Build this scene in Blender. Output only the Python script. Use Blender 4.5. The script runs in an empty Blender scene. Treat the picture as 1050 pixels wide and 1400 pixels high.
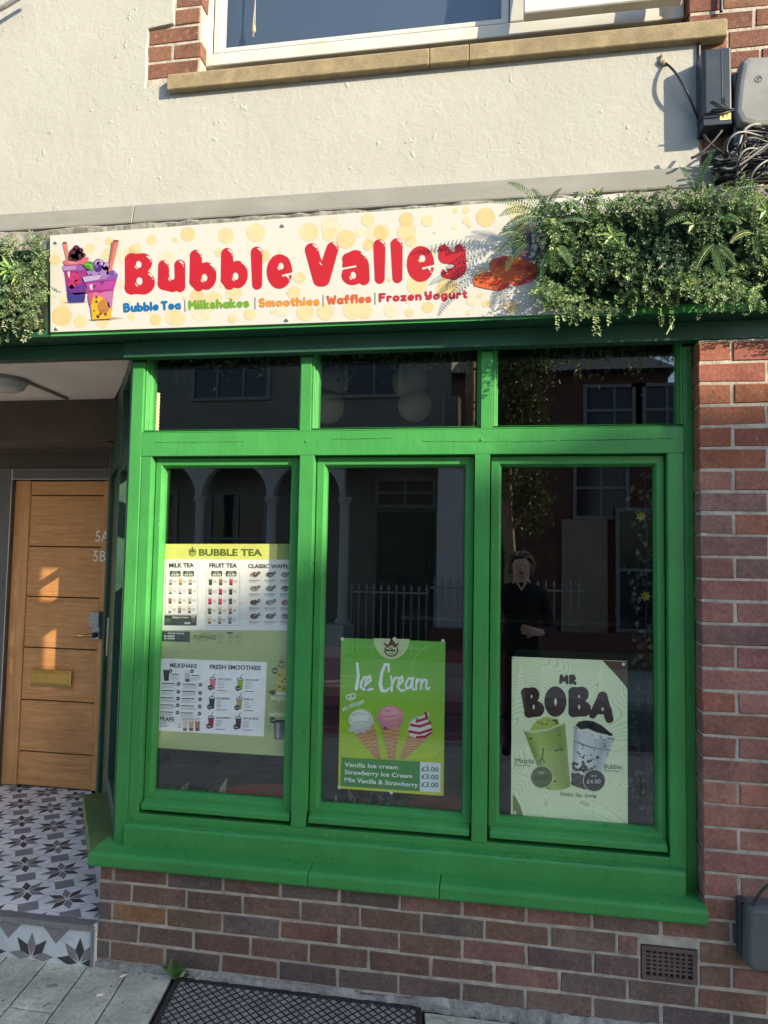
import bpy, bmesh, math, random
import numpy as np
from mathutils import Vector, Matrix

random.seed(7); RNG = np.random.default_rng(7)
scene = bpy.context.scene
COL = scene.collection
PI = math.pi

# ------------------------------------------------------------------ camera
DIST = 2.67; EYE = 1.60; FPX = 960.0
yaw, pitch, roll = math.radians(9.432), math.radians(3.531), math.radians(-1.005)
def _rot(y, p, r):
    Rz = np.array([[math.cos(y), -math.sin(y), 0], [math.sin(y), math.cos(y), 0], [0, 0, 1]])
    Rx = np.array([[1, 0, 0], [0, math.cos(p), -math.sin(p)], [0, math.sin(p), math.cos(p)]])
    Ry = np.array([[math.cos(r), 0, math.sin(r)], [0, 1, 0], [-math.sin(r), 0, math.cos(r)]])
    return Rz @ Rx @ Ry
ROT = _rot(yaw, pitch, roll)
cam = bpy.data.cameras.new('camera'); cam_o = bpy.data.objects.new('camera', cam); COL.objects.link(cam_o)
cam.sensor_width = 36; cam.sensor_fit = 'AUTO'; cam.lens = FPX * 36 / 1400
cam.clip_start = 0.02; cam.clip_end = 2000
m = Matrix.Identity(4)
for i in range(3):
    m[i][0] = ROT[i, 0]; m[i][1] = ROT[i, 2]; m[i][2] = -ROT[i, 1]
m[0][3], m[1][3], m[2][3] = 0, -DIST, EYE
cam_o.matrix_world = m
scene.camera = cam_o

# ------------------------------------------------------------------ light
SUN_DIR = Vector((1.70, -1.0, 0.67)).normalized()
elev = math.asin(SUN_DIR.z); azim = math.atan2(SUN_DIR.x, SUN_DIR.y)
world = bpy.data.worlds.new("World"); scene.world = world; world.use_nodes = True
wn = world.node_tree.nodes; wl = world.node_tree.links
for n in list(wn): wn.remove(n)
sky = wn.new('ShaderNodeTexSky'); sky.sky_type = 'NISHITA'; sky.sun_disc = False
sky.sun_elevation = elev; sky.sun_rotation = azim; sky.air_density = 1.0; sky.dust_density = 0.9; sky.ozone_density = 2.0
bg = wn.new('ShaderNodeBackground'); bg.inputs['Strength'].default_value = 0.15
wo = wn.new('ShaderNodeOutputWorld')
wl.new(sky.outputs[0], bg.inputs['Color']); wl.new(bg.outputs[0], wo.inputs['Surface'])
sun = bpy.data.lights.new('sun', 'SUN'); sun.energy = 4.0; sun.angle = math.radians(0.55); sun.color = (1.0, 0.87, 0.63)
sun_o = bpy.data.objects.new('sun', sun); COL.objects.link(sun_o)
sun_o.rotation_euler = SUN_DIR.to_track_quat('Z', 'Y').to_euler(); sun_o.location = (12, -8, 8)
scene.view_settings.view_transform = 'Standard'; scene.view_settings.look = 'None'
scene.view_settings.exposure = 1.32; scene.view_settings.gamma = 1
scene.cycles.max_bounces = 10; scene.cycles.transparent_max_bounces = 24
scene.cycles.diffuse_bounces = 5; scene.cycles.glossy_bounces = 5
try: scene.cycles.use_denoising = True
except Exception: pass

# ------------------------------------------------------------------ measuring from the photograph (pixel -> point on a plane at depth y)
def at(u, v, y=0.0):
    d = ROT @ np.array([(u - 525) / FPX, 1.0, -(v - 700) / FPX])
    d = d / d[1] * (DIST + y)
    return Vector((d[0], y, d[2] + EYE))
def atz(u, v, z):
    d = ROT @ np.array([(u - 525) / FPX, 1.0, -(v - 700) / FPX])
    d = d * ((z - EYE) / d[2])
    return Vector((d[0], d[1] - DIST, z))
def mir(u, v, a):                      # point across the street seen mirrored in the shop glass
    p = at(u, v, a); return Vector((p.x, -a, p.z))

def s2l(c):
    return tuple((x / 255 / 12.92 if x / 255 <= 0.04045 else ((x / 255 + 0.055) / 1.055) ** 2.4) for x in c)

# ------------------------------------------------------------------ mesh helpers
class MB:
    def __init__(self): self.v = []; self.f = []; self.m = []; self.mats = []; self.col = None
    def mi(self, mat):
        if mat not in self.mats: self.mats.append(mat)
        return self.mats.index(mat)
    def add(self, verts, faces, mat, cols=None):
        o = len(self.v); k = self.mi(mat)
        self.v += [tuple(p) for p in verts]
        self.f += [tuple(i + o for i in f) for f in faces]
        self.m += [k] * len(faces)
        if cols is not None:
            if self.col is None: self.col = []
            self.col += cols
    def merge(self, o):
        b = len(self.v); self.v += o.v; self.f += [tuple(i + b for i in f) for f in o.f]; self.m += [self.mi(o.mats[k]) for k in o.m]
    def box(self, x0, x1, y0, y1, z0, z1, mat, T=None):
        P = [(x, y, z) for x in (x0, x1) for y in (y0, y1) for z in (z0, z1)]
        if T: P = [T(*p) for p in P]
        F = [(0, 1, 3, 2), (4, 6, 7, 5), (0, 4, 5, 1), (2, 3, 7, 6), (0, 2, 6, 4), (1, 5, 7, 3)]
        self.add(P, F, mat)
    def prism(self, poly, y0, y1, mat, axis='y', T=None):     # poly in (a,b); extruded along axis
        n = len(poly); P = []
        for y in (y0, y1):
            for a, b in poly:
                P.append({'y': (a, y, b), 'x': (y, a, b), 'z': (a, b, y)}[axis])
        if T: P = [T(*p) for p in P]
        F = [tuple(range(n)), tuple(range(2 * n - 1, n - 1, -1))]
        for i in range(n):
            j = (i + 1) % n; F.append((i, i + n, j + n, j))
        self.add(P, F, mat)
    def tube(self, path, r, mat, n=8, caps=True):
        path = [Vector(p) for p in path]; k = len(path)
        rs = r if isinstance(r, (list, tuple)) else [r] * k
        P = []; F = []; prev = None
        for i in range(k):
            t = (path[min(i + 1, k - 1)] - path[max(i - 1, 0)])
            t = t.normalized() if t.length > 1e-9 else Vector((0, 0, 1))
            if prev is None:
                a = t.orthogonal().normalized()
            else:
                a = prev - t * prev.dot(t); a = a.normalized() if a.length > 1e-6 else t.orthogonal().normalized()
            b = t.cross(a); prev = a
            for j in range(n):
                th = 2 * PI * j / n; P.append(path[i] + (a * math.cos(th) + b * math.sin(th)) * rs[i])
        for i in range(k - 1):
            for j in range(n):
                j2 = (j + 1) % n; F.append((i * n + j, i * n + j2, (i + 1) * n + j2, (i + 1) * n + j))
        if caps: F.append(tuple(range(n - 1, -1, -1))); F.append(tuple(range((k - 1) * n, k * n)))
        self.add(P, F, mat)
    def lathe(self, prof, c, mat, n=24, axis='z'):             # prof: (r, h)
        P = []; F = []; k = len(prof)
        for r, h in prof:
            for j in range(n):
                a = 2 * PI * j / n; x, y = r * math.cos(a), r * math.sin(a)
                P.append((c[0] + x, c[1] + y, c[2] + h) if axis == 'z' else (c[0] + x, c[1] + h, c[2] + y))
        for i in range(k - 1):
            for j in range(n):
                j2 = (j + 1) % n; F.append((i * n + j, i * n + j2, (i + 1) * n + j2, (i + 1) * n + j))
        F.append(tuple(range(n - 1, -1, -1))); F.append(tuple(range((k - 1) * n, k * n)))
        self.add(P, F, mat)
    def ball(self, c, r, mat, n=10, sq=(1, 1, 1)):
        P = []; F = []
        for i in range(1, n):
            for j in range(2 * n):
                a = PI * i / n; b = PI * j / n
                P.append((c[0] + r * sq[0] * math.sin(a) * math.cos(b), c[1] + r * sq[1] * math.sin(a) * math.sin(b), c[2] + r * sq[2] * math.cos(a)))
        for i in range(n - 2):
            for j in range(2 * n):
                j2 = (j + 1) % (2 * n); F.append((i * 2 * n + j, (i + 1) * 2 * n + j, (i + 1) * 2 * n + j2, i * 2 * n + j2))
        F.append(tuple(range(2 * n))); F.append(tuple(range((n - 2) * 2 * n + 2 * n - 1, (n - 2) * 2 * n - 1, -1)))
        self.add(P, F, mat)
    def ring(self, x0, x1, z0, z1, prof, w, mat, T=None):      # picture frame, mitred; prof (t 0..1 across, y); w = (left, right, bottom, top)
        wl_, wr, wb, wt = w; P = []; F = []; k = len(prof)
        for t, y in prof:
            P += [(x0 + t * wl_, y, z0 + t * wb), (x1 - t * wr, y, z0 + t * wb), (x1 - t * wr, y, z1 - t * wt), (x0 + t * wl_, y, z1 - t * wt)]
        if T: P = [T(*p) for p in P]
        for i in range(k):
            i2 = (i + 1) % k
            for j in range(4):
                j2 = (j + 1) % 4; F.append((i * 4 + j, i * 4 + j2, i2 * 4 + j2, i2 * 4 + j))
        self.add(P, F, mat)
    def build(self, name, parent=None, bevel=0, seg=1, smooth=False, fix=True, jitter=0):
        me = bpy.data.meshes.new(name); me.from_pydata([tuple(p) for p in self.v], [], self.f)
        for mt in self.mats: me.materials.append(mt)
        me.polygons.foreach_set('material_index', self.m)
        if self.col is not None:
            ca = me.attributes.new('col', 'FLOAT_COLOR', 'FACE')
            ca.data.foreach_set('color', np.array(self.col, dtype=np.float32).ravel())
        if bevel or fix:
            bm = bmesh.new(); bm.from_mesh(me)
            if fix: bmesh.ops.recalc_face_normals(bm, faces=bm.faces)
            if bevel:
                es = [e for e in bm.edges if len(e.link_faces) == 2 and e.calc_face_angle(0) > 0.5]
                bmesh.ops.bevel(bm, geom=es, offset=bevel, segments=seg, affect='EDGES', profile=0.5, clamp_overlap=True)
            bm.to_mesh(me); bm.free()
        if smooth:
            me.polygons.foreach_set('use_smooth', [True] * len(me.polygons))
        me.update()
        o = bpy.data.objects.new(name, me); COL.objects.link(o)
        if parent: put(o, parent)
        return o

LOC = {}
def put(o, parent):
    o.parent = parent
    if parent.name in LOC: o.location = -LOC[parent.name]
def thing(name, label, cat, loc=(0, 0, 0), group=None):
    o = bpy.data.objects.new(name, None); COL.objects.link(o); o.location = loc; o.empty_display_size = 0.1
    LOC[o.name] = Vector(loc); tag(o, label, cat, group); return o
def tag(o, label, cat, group=None):
    o['label'] = label; o['category'] = cat
    if group: o['group'] = group
    return o
def struct(o): o['kind'] = 'structure'; return o

# ------------------------------------------------------------------ materials
MATS = {}
def newmat(name):
    mt = bpy.data.materials.new(name); mt.use_nodes = True
    nt = mt.node_tree; b = nt.nodes['Principled BSDF']
    return mt, nt, b
def coords(nt, scale=(1, 1, 1), kind='Object'):
    tc = nt.nodes.new('ShaderNodeTexCoord'); mp = nt.nodes.new('ShaderNodeMapping'); mp.inputs['Scale'].default_value = scale
    nt.links.new(tc.outputs[kind], mp.inputs['Vector']); return mp.outputs[0]
def noise(nt, vec, scale, detail=4, rough=0.55, dist=0):
    n = nt.nodes.new('ShaderNodeTexNoise'); n.inputs['Scale'].default_value = scale; n.inputs['Detail'].default_value = detail
    n.inputs['Roughness'].default_value = rough; n.inputs['Distortion'].default_value = dist
    nt.links.new(vec, n.inputs['Vector']); return n.outputs['Fac']
def ramp(nt, fac, stops):
    r = nt.nodes.new('ShaderNodeValToRGB'); e = r.color_ramp.elements
    while len(e) < len(stops): e.new(0.5)
    for k, (p, c) in enumerate(stops):
        e[k].position = p; e[k].color = (*c[:3], 1) if not isinstance(c, (int, float)) else (c, c, c, 1)
    nt.links.new(fac, r.inputs[0]); return r.outputs[0]
def mix(nt, fac, a, b, typ='MIX'):
    n = nt.nodes.new('ShaderNodeMix'); n.data_type = 'RGBA'; n.blend_type = typ
    for s, val in ((n.inputs[0], fac), (n.inputs[6], a), (n.inputs[7], b)):
        if hasattr(val, 'links'): nt.links.new(val, s)
        else: s.default_value = val if isinstance(val, (int, float)) else (*val[:3], 1)
    return n.outputs[2]
def bump(nt, b, h, strength=0.5, dist=0.002, prev=None):
    n = nt.nodes.new('ShaderNodeBump'); n.inputs['Strength'].default_value = strength; n.inputs['Distance'].default_value = dist
    nt.links.new(h, n.inputs['Height'])
    if prev is not None: nt.links.new(prev, n.inputs['Normal'])
    nt.links.new(n.outputs[0], b.inputs['Normal']); return n.outputs[0]
def surf(name, base, var=0.15, scale=8, rough=0.6, bs=0.3, bd=0.002, bscale=60, spec=0.5, metal=0, tint=None, tscale=2.5, stretch=(1, 1, 1)):
    if name in MATS: return MATS[name]
    mt, nt, b = newmat(name); vec = coords(nt, stretch)
    lo = tuple(max(0, c * (1 - var)) for c in base); hi = tuple(min(1, c * (1 + var)) for c in base)
    col = ramp(nt, noise(nt, vec, scale), [(0.3, lo), (0.7, hi)])
    if tint is not None:
        col = mix(nt, ramp(nt, noise(nt, vec, tscale, 5, 0.6), [(0.45, 0.0), (0.75, 1.0)]), col, tint)
    nt.links.new(col, b.inputs['Base Color'])
    b.inputs['Roughness'].default_value = rough; b.inputs['Specular IOR Level'].default_value = spec; b.inputs['Metallic'].default_value = metal
    if bs: bump(nt, b, noise(nt, vec, bscale, 5, 0.6), bs, bd)
    MATS[name] = mt; return mt
def ink(rgb, rough=0.45, k_=1.0):                       # a printed / plain sRGB colour
    k = ('ink', tuple(rgb), rough, k_)
    if k not in MATS:
        mt, nt, b = newmat('ink_%d_%d_%d' % tuple(rgb)); c = tuple(x * k_ for x in s2l(rgb))
        vec = coords(nt)
        nt.links.new(ramp(nt, noise(nt, vec, 30, 2), [(0.3, tuple(x * 0.95 for x in c)), (0.7, tuple(min(1, x * 1.05) for x in c))]), b.inputs['Base Color'])
        b.inputs['Roughness'].default_value = rough; MATS[k] = mt
    return MATS[k]
def colattr(name, rough=0.8, nscale=90, nvar=0.25, bs=0.5, bd=0.002, spots=None, spec=0.3):
    mt, nt, b = newmat(name); vec = coords(nt)
    a = nt.nodes.new('ShaderNodeAttribute'); a.attribute_name = 'col'
    n1 = ramp(nt, noise(nt, vec, nscale, 6, 0.65), [(0.25, 1 - nvar), (0.75, 1 + nvar)])
    col = mix(nt, 1.0, a.outputs['Color'], n1, 'MULTIPLY')
    n2 = ramp(nt, noise(nt, vec, 7, 4, 0.6), [(0.3, 0.72), (0.7, 1.22)])
    col = mix(nt, 1.0, col, n2, 'MULTIPLY')
    if spots: col = mix(nt, ramp(nt, noise(nt, vec, 45, 5, 0.7), [(0.57, 0.0), (0.70, 0.6)]), col, spots); col = mix(nt, ramp(nt, noise(nt, vec, 19, 6, 0.7, 0.6), [(0.56, 0.0), (0.72, 0.55)]), col, tuple(x * 0.3 for x in spots))
    nt.links.new(col, b.inputs['Base Color']); b.inputs['Roughness'].default_value = rough; b.inputs['Specular IOR Level'].default_value = spec
    bump(nt, b, noise(nt, vec, nscale * 1.4, 6, 0.7), bs, bd); return mt

# green gloss paint: brushed, slightly uneven, faint dust
def green_paint(name, base, rough=0.34):
    mt, nt, b = newmat(name); vec = coords(nt)
    c1 = ramp(nt, noise(nt, vec, 3.5, 5, 0.6), [(0.25, tuple(x * 0.82 for x in base)), (0.75, tuple(x * 1.14 for x in base))])
    vbr = coords(nt, (1.0, 1.0, 0.08)); c1 = mix(nt, 1.0, c1, ramp(nt, noise(nt, vbr, 120, 4, 0.6), [(0.3, 0.92), (0.7, 1.07)]), 'MULTIPLY')
    dust = ramp(nt, noise(nt, vec, 38, 6, 0.7), [(0.66, 0.0), (0.8, 0.30)])
    c2 = mix(nt, dust, c1, tuple(min(1, x * 1.25 + 0.05) for x in base))
    vsc = coords(nt, (3.0, 3.0, 0.7)); c2 = mix(nt, ramp(nt, noise(nt, vsc, 9, 8, 0.72, 0.4), [(0.62, 0.0), (0.70, 0.45)]), c2, tuple(x * 0.62 for x in base))
    c2 = mix(nt, ramp(nt, noise(nt, vec, 60, 3, 0.5), [(0.735, 0.0), (0.755, 0.8)]), c2, (0.34, 0.44, 0.33)); nt.links.new(c2, b.inputs['Base Color'])
    nt.links.new(ramp(nt, noise(nt, vec, 14, 4), [(0.3, rough - 0.08), (0.7, rough + 0.14)]), b.inputs['Roughness'])
    b.inputs['Specular IOR Level'].default_value = 0.32
    vs = coords(nt, (1, 1, 0.12)); p = bump(nt, b, noise(nt, vs, 90, 4, 0.6), 0.25, 0.0012)
    bump(nt, b, noise(nt, vec, 26, 5, 0.6), 0.28, 0.004, p); return mt
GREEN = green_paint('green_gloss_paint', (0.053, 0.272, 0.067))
GREEN_SHADED = green_paint('dark_shaded_green', (0.024, 0.085, 0.050))  # green darkened for the shade under the fascia; dark splay frames share it

def glass(name, tint=(0.985, 0.99, 0.988), f0=0.07, k=0.85):
    mt = bpy.data.materials.new(name); mt.use_nodes = True; nt = mt.node_tree
    nt.nodes.clear(); out = nt.nodes.new('ShaderNodeOutputMaterial'); mx = nt.nodes.new('ShaderNodeMixShader')
    tr = nt.nodes.new('ShaderNodeBsdfTransparent'); tr.inputs[0].default_value = (*tint, 1)
    gl = nt.nodes.new('ShaderNodeBsdfGlossy'); gl.inputs['Roughness'].default_value = 0.0; gl.inputs[0].default_value = (1, 1, 1, 1)
    lw = nt.nodes.new('ShaderNodeLayerWeight'); lw.inputs[0].default_value = 0.5
    pw = nt.nodes.new('ShaderNodeMath'); pw.operation = 'POWER'; pw.inputs[1].default_value = 5; nt.links.new(lw.outputs['Facing'], pw.inputs[0])
    ml = nt.nodes.new('ShaderNodeMath'); ml.operation = 'MULTIPLY_ADD'; ml.inputs[1].default_value = k; ml.inputs[2].default_value = f0; nt.links.new(pw.outputs[0], ml.inputs[0])
    nt.links.new(ml.outputs[0], mx.inputs[0]); nt.links.new(tr.outputs[0], mx.inputs[1]); nt.links.new(gl.outputs[0], mx.inputs[2]); nt.links.new(mx.outputs[0], out.inputs[0])
    return mt
GLASS = glass('window_glass')

def render_wall_mat():
    mt, nt, b = newmat('painted_render'); vec = coords(nt)
    c = ramp(nt, noise(nt, vec, 2.2, 5, 0.6), [(0.3, (0.385, 0.378, 0.346)), (0.7, (0.425, 0.418, 0.384))])
    st = coords(nt, (1.0, 1.0, 0.18)); c = mix(nt, ramp(nt, noise(nt, st, 5, 5, 0.65), [(0.52, 0.0), (0.78, 0.5)]), c, (0.40, 0.375, 0.32))
    c = mix(nt, ramp(nt, noise(nt, vec, 55, 3, 0.5), [(0.735, 0.0), (0.77, 0.5)]), c, (0.36, 0.33, 0.27))
    nt.links.new(c, b.inputs['Base Color']); b.inputs['Roughness'].default_value = 0.85; b.inputs['Specular IOR Level'].default_value = 0.25
    p = bump(nt, b, noise(nt, vec, 16, 6, 0.62, 0.5), 0.45, 0.007)
    vo = nt.nodes.new('ShaderNodeTexVoronoi'); vo.inputs['Scale'].default_value = 75; nt.links.new(vec, vo.inputs['Vector'])
    p2 = bump(nt, b, noise(nt, vec, 70, 5, 0.6), 0.5, 0.003, p)
    sp = ramp(nt, noise(nt, vec, 24, 2, 0.5), [(0.70, 0.0), (0.76, 1.0)]); bump(nt, b, sp, 0.5, 0.004, p2)
    return mt
RENDER = render_wall_mat()
BRICK = colattr('red_brick', 0.85, 80, 0.35, 0.8, 0.003, spots=(0.30, 0.24, 0.19))
MORTAR = surf('mortar', (0.43, 0.385, 0.32), 0.30, 22, 0.95, 1.0, 0.005, 140, 0.2)
MORTAR_LT = MORTAR
CONC = surf('ledge_concrete', (0.262, 0.254, 0.236), 0.10, 9, 0.9, 0.5, 0.002, 160, 0.2, tint=(0.205, 0.197, 0.18), tscale=6, stretch=(0.4, 1, 1))
LEAD = surf('weathered_flashing', (0.26, 0.25, 0.22), 0.35, 40, 0.9, 0.9, 0.006, 60, 0.2, tint=(0.08, 0.075, 0.06), tscale=22)
STONE = surf('sandstone_sill', (0.285, 0.225, 0.135), 0.20, 25, 0.9, 0.6, 0.003, 150, 0.2, tint=(0.20, 0.16, 0.10), tscale=8)
UPVC = surf('white_upvc', (0.58, 0.565, 0.52), 0.04, 5, 0.35, 0.05, 0.001, 30, 0.5, tint=(0.50, 0.475, 0.41), tscale=6)
OAK = None
def wood(name, a, bcol, sx=(1.2, 6, 16), rough=0.5):
    mt, nt, b = newmat(name); vec = coords(nt, sx)
    n = noise(nt, vec, 3.2, 8, 0.65, 0.8); c = ramp(nt, n, [(0.25, a), (0.75, bcol)])
    v2 = coords(nt); c = mix(nt, ramp(nt, noise(nt, v2, 3.0, 5, 0.6), [(0.48, 0.0), (0.78, 0.55)]), c, tuple(x * 0.55 for x in a))
    nt.links.new(c, b.inputs['Base Color']); b.inputs['Roughness'].default_value = rough; bump(nt, b, n, 0.4, 0.0015); return mt
OAK = wood('oak_boards', (0.52, 0.195, 0.055), (0.86, 0.43, 0.16))
OAKV = wood('oak_stile', (0.58, 0.23, 0.07), (0.84, 0.43, 0.165), (14, 6, 1.0))
GREYTRIM = surf('grey_door_frame', (0.13, 0.115, 0.105), 0.15, 10, 0.5, 0.2, 0.001, 60)
DARKWALL = surf('dark_plaster', (0.10, 0.07, 0.055), 0.2, 6, 0.8, 0.3, 0.003, 40)
CEIL = surf('porch_ceiling_paint', (0.82, 0.72, 0.64), 0.06, 4, 0.8, 0.2, 0.002, 40)
BLACKPL = surf('black_plastic', (0.030, 0.038, 0.048), 0.12, 9, 0.38, 0.12, 0.001, 80, 0.5, tint=(0.055, 0.06, 0.068), tscale=12)
GREYPL = surf('grey_plastic', (0.20, 0.20, 0.195), 0.12, 5, 0.45, 0.10, 0.001, 60, 0.5, tint=(0.27, 0.27, 0.26), tscale=9)
CABLE = surf('black_cable', (0.020, 0.020, 0.022), 0.2, 20, 0.45, 0, 0, 1)
CABLEW = surf('pale_cable', (0.20, 0.20, 0.19), 0.1, 20, 0.5, 0, 0, 1)
BRASS = surf('polished_brass', (0.62, 0.40, 0.14), 0.12, 12, 0.25, 0.1, 0.001, 60, 0.5, 1.0)
STEEL = surf('brushed_steel', (0.55, 0.55, 0.54), 0.08, 20, 0.3, 0.1, 0.001, 80, 0.5, 1.0)
IRON = surf('cast_iron', (0.030, 0.026, 0.024), 0.3, 30, 0.7, 0.5, 0.002, 120, 0.3, tint=(0.06, 0.048, 0.04), tscale=15)
TERRA = surf('terracotta', (0.125, 0.085, 0.07), 0.2, 30, 0.85, 0.5, 0.002, 120, 0.3)
CHAR = surf('interior_charcoal', (0.026, 0.029, 0.027), 0.15, 5, 0.8, 0.1, 0.002, 30, 0.3)
FLOORIN = surf('interior_floor', (0.018, 0.017, 0.016), 0.2, 5, 0.5, 0.1, 0.001, 30, 0.4)
# ================================================================== THE GROUND
def slab_cols():
    c = 0.58 + random.uniform(-0.05, 0.05); return (c, c * 0.91, c * 0.70, 1)
PAVE = colattr('paving_stone', 0.9, 60, 0.28, 0.6, 0.003, spots=(0.27, 0.265, 0.20))
JOINT = surf('joint_dirt', (0.035, 0.033, 0.028), 0.3, 30, 1.0, 0.8, 0.004, 90, 0.1)
ROADM = surf('asphalt', (0.09, 0.088, 0.084), 0.25, 60, 0.9, 0.9, 0.004, 150, 0.3)
mb = MB()
mb.box(-14, 26, -3.3, 5.0, -0.30, -0.014, JOINT); mb.col = [(0.03, 0.03, 0.03, 1)] * len(mb.f)
A9 = math.radians(9.0); ca, sa = math.cos(A9), math.sin(A9)
def rotp(x, y, ox=-1.38, oy=-0.10):          # paving laid slightly askew to the wall
    dx, dy = x - ox, y - oy; return (ox + dx * ca - dy * sa * 1.0, oy + dy)
def slab(x0, x1, y0, y1, h=0.0, g=0.0035, skew=True):
    z = h + random.uniform(-0.002, 0.002); c = slab_cols()
    pts = [(x0 + g, y0 + g), (x1 - g, y0 + g), (x1 - g, y1 - g), (x0 + g, y1 - g)]
    if skew: pts = [(p[0] - (p[1] + 0.10) * sa, p[1]) for p in pts]
    b = 0.004; cx = sum(p[0] for p in pts) / 4; cy = sum(p[1] for p in pts) / 4
    ins = [(p[0] + b * (1 if p[0] < cx else -1), p[1] + b * (1 if p[1] < cy else -1)) for p in pts]
    V = [(*p, -0.02) for p in pts] + [(*p, z - 0.003) for p in pts] + [(*p, z) for p in ins]
    F = [(8, 9, 10, 11)] + [(i, (i + 1) % 4, 4 + (i + 1) % 4, 4 + i) for i in range(4)] + [(4 + i, 4 + (i + 1) % 4, 8 + (i + 1) % 4, 8 + i) for i in range(4)]
    mb.add(V, F, PAVE, [c] * len(F))
wall_y = -0.070
for k in range(14):                           # narrow setts in front of the porch
    x1 = -1.385 - 0.172 * k; y1 = wall_y - (0.0 if x1 > -1.55 else -0.02); off = [0.33, 0.30, 0.47, 0.25][k % 4]
    ys = [y1, y1 - off]
    while ys[-1] > -1.3: ys.append(ys[-1] - 0.45)
    for a, b_ in zip(ys, ys[1:]): slab(x1 - 0.172, x1, b_, a)
slab(-1.385, -1.205, -0.62, wall_y); slab(-1.385, -1.205, -1.3, -0.62)
for k in range(6):
    x0 = -0.255 + 0.46 * k; slab(x0, x0 + 0.46, -0.62, wall_y - 0.03); slab(x0, x0 + 0.46, -1.3, -0.62)
slab(-1.205, -0.72, -1.3, -0.72); slab(-0.72, -0.255, -1.3, -0.72)
for j in range(4):
    for k in range(-12, 14):
        x0 = k * 0.62 + (j % 2) * 0.31; slab(x0, x0 + 0.62, -1.3 - 0.5 * (j + 1), -1.3 - 0.5 * j)
struct(mb.build('pavement', fix=True))
nt_ = PAVE.node_tree; bs_ = nt_.nodes['Principled BSDF']; lk_ = bs_.inputs['Base Color'].links[0].from_socket; v_ = coords(nt_)
nt_.links.new(mix(nt_, ramp(nt_, noise(nt_, v_, 17, 2, 0.4), [(0.70, 0.0), (0.73, 0.6)]), mix(nt_, ramp(nt_, noise(nt_, v_, 2.6, 6, 0.65), [(0.45, 0.0), (0.75, 0.5)]), lk_, (0.30, 0.285, 0.225)), (0.16, 0.155, 0.13)), bs_.inputs['Base Color'])
mb = MB(); mb.box(-14, 26, -3.44, -3.305, -0.3, 0.002, surf('kerb_stone', (0.30, 0.29, 0.27), 0.15, 12, 0.9, 0.5, 0.002, 90)); struct(mb.build('kerb', bevel=0.012))
mb = MB(); mb.box(-200, 200, -5.60, -3.445, -0.4, -0.11, ROADM); struct(mb.build('road'))
mb = MB(); mb.box(-200, 200, -8.0, -5.605, -0.4, 0.0, surf('far_paving', (0.34, 0.33, 0.30), 0.2, 4, 0.9, 0.5, 0.003, 60)); struct(mb.build('far_pavement', bevel=0.01))
mb = MB(); mb.box(-600, 600, -600, 600, -0.8, -0.45, surf('far_ground', (0.12, 0.13, 0.09), 0.3, 0.2, 1.0, 0, 0, 1)); struct(mb.build('ground'))

# ================================================================== THE SHOP BUILDING
BL = thing('shop_building', 'brick and cream rendered shop building with a bright green shopfront and oak flat door', 'shop', (0, 0, 0))
WY = -0.067; BY = -0.055

def bricks(mb, x0, x1, joints, yf, depth, pal, first=(0.0, 0.11), holes=(), T=None, L=0.225, ragged=0.0):
    for r in range(len(joints) - 1):
        za, zb = joints[r] + 0.0045, joints[r + 1] - 0.0045
        x = x0 - first[r % len(first)]; 
        while x < x1 - 0.002:
            a, b = max(x + (0.0045 if x > x0 else 0), x0), min(x + L - 0.0045, x1)
            x += L
            if b - a < 0.012: continue
            segs = [(a, b)]
            for hx0, hx1, hz0, hz1 in holes:
                if za < hz1 - 0.01 and zb > hz0 + 0.01:
                    ns = []
                    for s, e in segs:
                        if e <= hx0 or s >= hx1: ns.append((s, e)); continue
                        if s < hx0 - 0.015: ns.append((s, hx0 - 0.008))
                        if e > hx1 + 0.015: ns.append((hx1 + 0.008, e))
                    segs = ns
            for s, e in segs:
                j = lambda q=0.0022: random.uniform(-q, q)
                y = yf + j(0.0018); c = pal((s + e) / 2, (za + zb) / 2); i_ = 0.0035
                q = [(s + j(), za + j()), (e + j(), za + j()), (e + j(), zb + j()), (s + j(), zb + j())]
                V = [(p[0], yf + depth, p[1]) for p in q] + [(p[0], y + 0.004, p[1]) for p in q]
                sx = (1, -1, -1, 1); sz = (1, 1, -1, -1)
                V += [(p[0] + sx[k] * i_, y, p[1] + sz[k] * i_) for k, p in enumerate(q)]
                if T: V = [T(*v) for v in V]
                F = [(8, 9, 10, 11)] + [(k, (k + 1) % 4, 4 + (k + 1) % 4, 4 + k) for k in range(4)] + [(4 + k, 4 + (k + 1) % 4, 8 + (k + 1) % 4, 8 + k) for k in range(4)]
                mb.add(V, F, BRICK, [c] * len(F))
def mort(mb, x0, x1, z0, z1, yf, depth, T=None, rec=0.0035):
    n = len(mb.f); mb.box(x0, x1, yf + rec, yf + depth - 0.002, z0, z1, MORTAR, T)
    mb.col = (mb.col or []) + [(1, 1, 1, 1)] * (len(mb.f) - len(mb.col or []))
def lerp(a, b, t): return tuple(a[i] + (b[i] - a[i]) * t for i in range(3))
def vary(c, q=0.13):
    k = 1 + random.uniform(-q, q); return (c[0] * k, c[1] * k * (1 + random.uniform(-.06, .06)), c[2] * k * (1 + random.uniform(-.08, .08)), 1)
def pal_pillar(x, z):
    r = random.random()
    if z > 1.95: base = (0.29, 0.105, 0.060) if r < 0.7 else (0.25, 0.085, 0.06)  # sunlight painted in: upper courses take a warmer orange
    else: base = (0.27, 0.120, 0.095) if r < 0.66 else ((0.215, 0.112, 0.098) if r < 0.88 else (0.30, 0.118, 0.082))
    return vary(base)
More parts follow.
